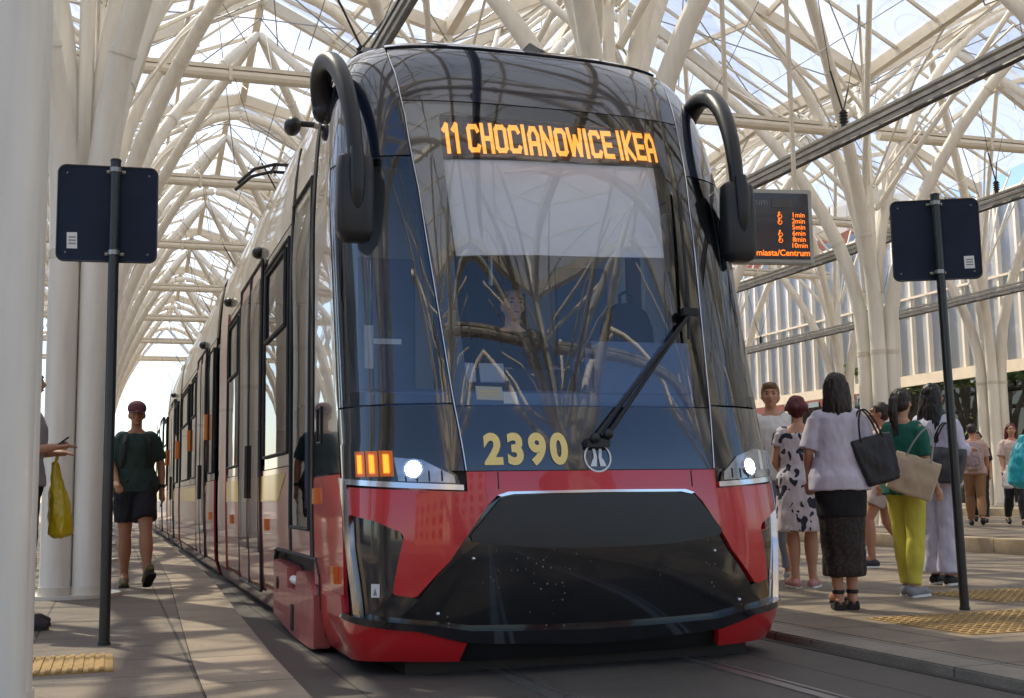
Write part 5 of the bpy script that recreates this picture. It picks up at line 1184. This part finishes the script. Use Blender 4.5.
P = walker('woman in pink t-shirt and dark trousers carrying a white bag on the raised pavement', (14.35, 16.55, .40), deg(150), 1.70, True, fab('pink_white_tee', (.62, .48, .45)), fab('dark_trousers', (.02, .02, .03)), M['hair_red'], 'shoulder')
wb_ = thing('plastic_bag', 'white plastic bag carried by the woman in the pink t-shirt', 'bag', (14.12, 16.42, 1.20))
g = MB(); g.rings([(0, 0, -.18, .06, .05), (0, 0, -.14, .11, .08), (0, 0, 0, .10, .08), (0, 0, .12, .04, .04), (0, 0, .2, .015, .015)], 16); me = remeshed(g, .01, 1, 'bag_body'); folds(me, .014, 5.); link(me, 'bag_body', M['white_decal'], wb_, True, 60)
P = walker('man in dark clothes farther back between the backpack man and the woman in pink', (15.0, 18.2, .40), deg(140), 1.66, False, fab('black_top', (.02, .02, .022)), fab('black_jeans', (.015, .015, .02)), M['hair_dark'], 'short')
P = walker('person in dark clothes partly behind the leaning sign pole on the raised pavement', (13.9, 18.3, .40), deg(20), 1.6, False, fab('charcoal_top', (.03, .03, .035)), fab('charcoal_trousers', (.02, .02, .025)), M['hair_dark'], 'short')
P = walker('person at the right edge of the view in a dark top, with a turquoise bag', (10.45, 11.45, .22), deg(-40), 1.74, True, fab('navy_top', (.03, .04, .06)), fab('navy_trousers', (.02, .025, .04)), M['hair_dark'], 'bun')
tb_ = thing('turquoise_bag', 'bright turquoise nylon bag at the right edge of the view', 'bag', (9.98, 11.28, 1.33), deg(-40))
g = MB(); g.rings([(0, 0, -.30, .14, .10), (0, 0, -.24, .22, .14), (0, 0, -.05, .21, .13), (0, 0, .15, .15, .10), (0, 0, .30, .06, .05)], 20)
me = remeshed(g, .012, 1, 'bag_body'); folds(me, .022, 7.); link(me, 'bag_body', pm('turquoise_nylon', (.01, .36, .45), .35, coat=.3), tb_, True, 60)
g = MB(); g.tube([(-.05, 0, .28), (0, -.02, .38), (.10, 0, .44)], .014, 7); g.build('strap', M['rubber'], tb_)
# --- driver
P = person('tram driver with short hair in a dark shirt sitting behind the windshield', (XC + .03, 7.12, .715), deg(180), 1.62,
    dict(hipL=(-.09, .0, .82), kneeL=(-.12, .42, .78), ankL=(-.12, .45, .42), toeL=(-.12, .60, .38), hipR=(.09, 0, .82), kneeR=(.12, .42, .78), ankR=(.12, .45, .42), toeR=(.12, .60, .38),
         elL=(-.25, .10, 1.15), wrL=(-.18, .34, 1.12), elR=(.25, .10, 1.15), wrR=(.18, .34, 1.12)), False, 'skin_pale')
shirt(P, fab('driver_navy_shirt', (.012, .018, .035)), 'shirt', .84, .5, .02); pants(P, fab('driver_trousers', (.01, .012, .02)), 'trousers', .016, .9, 1.0); hair(P, M['hair_blond'], 'crop')
# ------------------------------------------------------------------ beyond the hall
def leaf_tree(label, loc, h_, r_, seed, group='trees beyond the glazed wall'):
    rnd = random.Random(seed); t = thing('leafy_tree', label, 'tree', loc, 0, group)
    g = MB(); g.tube([(0, 0, 0), (.05, .03, h_ * .25), (0, .1, h_ * .5), (.1, 0, h_ * .8)], [.2, .16, .12, .04], 9)
    limbs = []
    for k in range(9):
        a_ = rnd.random() * 6.28; z0 = h_ * (.25 + .05 * k); e_ = V3((math.cos(a_) * r_ * .7, math.sin(a_) * r_ * .7, z0 + h_ * .2)); limbs.append(e_)
        g.tube([(0, 0, z0), (e_.x * .5, e_.y * .5, (z0 + e_.z) / 2), e_], [.07, .045, .02], 6)
    g.build('trunk', M['bark'], t)
    g = MB(); cl = [V3((rnd.gauss(0, r_ * .45), rnd.gauss(0, r_ * .45), h_ * (.14 + .8 * rnd.random()))) for _ in range(46)]
    for c in cl:
        for _ in range(95):
            p = c + V3((rnd.gauss(0, .38), rnd.gauss(0, .38), rnd.gauss(0, .3))); s_ = .10 + .08 * rnd.random()
            u_ = V3((rnd.gauss(0, 1), rnd.gauss(0, 1), rnd.gauss(0, .5))).normalized(); w_ = u_.cross(V3((rnd.gauss(0, 1), rnd.gauss(0, 1), rnd.gauss(0, 1)))).normalized()
            g.add([p - u_ * s_, p + w_ * s_ * .5, p + u_ * s_, p - w_ * s_ * .5], [(0, 1, 2, 3)])
    g.build('crown', M['leaf'], t, smooth=False, fix=False); return t
M['bark'] = pm('bark', (.10, .075, .055), .9, var=.3, bump=.5)
m, nt, b = nodes('leaf'); b.inputs['Roughness'].default_value = .55
oi = nt.nodes.new('ShaderNodeTexCoord'); n_ = nt.nodes.new('ShaderNodeTexNoise'); n_.inputs['Scale'].default_value = 1.3; cr = nt.nodes.new('ShaderNodeValToRGB')
cr.color_ramp.elements[0].color = (.06, .11, .02, 1); cr.color_ramp.elements[1].color = (.20, .26, .06, 1); cr.color_ramp.elements[0].position = .35; cr.color_ramp.elements[1].position = .65
nt.links.new(oi.outputs['Object'], n_.inputs['Vector']); nt.links.new(n_.outputs['Fac'], cr.inputs[0]); nt.links.new(cr.outputs[0], b.inputs['Base Color'])
b.inputs['Transmission Weight'].default_value = 0.; M['leaf'] = m
for i, (x, y, h_, r_, lab) in enumerate([(26.9, 29.5, 7.5, 2.6, 'green tree seen through the entrance behind the backpack man'), (26.6, 24.0, 6.5, 2.3, 'smaller green tree seen through the entrance near the right edge'),
        (27, 34.5, 8, 2.8, 'green tree beyond the glazed wall, behind the long haired woman')]): leaf_tree(lab, (x, y, -.1), h_, r_, i)
def block(label, x0, x1, y0, y1, h_, mat, win, fl=3.4, bay=2.6, group=None, roofm=None, sides='xX yY'):
    t = thing('building', label, 'building', ((x0 + x1) / 2, (y0 + y1) / 2, -.1), 0, group); cx_, cy_ = (x0 + x1) / 2, (y0 + y1) / 2
    g = MB(); g.box((0, 0, h_ / 2), (x1 - x0, y1 - y0, h_)); g.build('wall', mat, t, smooth=False)
    g = MB(); g.box((0, 0, h_ + .2), (x1 - x0 + .6, y1 - y0 + .6, .4)); g.build('roof', roofm or M['greyroof'], t, smooth=False)
    cnt = 0
    for face in 'xXyY':
        if face not in sides: continue
        L_ = (y1 - y0) if face in 'xX' else (x1 - x0); nb = max(1, int(L_ / bay)); nf = max(1, int((h_ - 1) / fl))
        for i in range(nb):
            for j in range(nf):
                if cnt >= 90: break
                s_ = -L_ / 2 + (i + .5) * L_ / nb; z_ = 1.0 + j * fl + fl * .45; g = MB()
                if face in 'xX':
                    xx = (-1 if face == 'x' else 1) * (x1 - x0) / 2; g.box((xx, s_, z_), (.14, 1.2, 1.9))
                else: yy = (-1 if face == 'y' else 1) * (y1 - y0) / 2; g.box((s_, yy, z_), (1.2, .14, 1.9))
                g.build('window', win, t, smooth=False); cnt += 1
    return t
M['plaster'] = pm('pale_plaster', (.45, .42, .38), .85, var=.12, vscale=.6); M['brickred'] = pm('red_brown_cladding', (.22, .06, .04), .8, var=.2, vscale=.8)
M['plaster2'] = pm('grey_plaster', (.36, .35, .36), .85, var=.12, vscale=.6); M['ochre'] = pm('ochre_plaster', (.42, .30, .18), .85, var=.12, vscale=.6)
block('pale building beyond the left platform, glimpsed between the white columns', -34, -22, 14, 60, 15, M['plaster'], M['dark_glass'], sides='X')
block('dark red building behind the glazed wall, left of the information display', 44, 56, 62, 84, 19, M['brickred'], M['dark_glass'], sides='xy')
block('grey building behind the glazed wall on the right', 46, 58, 22, 56, 14, M['plaster2'], M['dark_glass'], sides='x')
block('ochre building behind the photographer, mirrored in the tram glass', -24, -10, -48, -34, 13, M['ochre'], M['dark_glass'], sides='Y')
block('tall red brown building behind the photographer, mirrored in the windshield', 14, 22, -46, -36, 15, M['brickred'], M['dark_glass'], sides='Y')
block('grey office building behind the photographer, mirrored in the cab side window', -14, 0, -60, -50, 22, M['plaster2'], M['dark_glass'], sides='Y')
for o in list(COL.objects):
    if o.get('label') and not (4 <= len(o['label'].split()) <= 16): print('LABELLEN', len(o['label'].split()), o['label'])
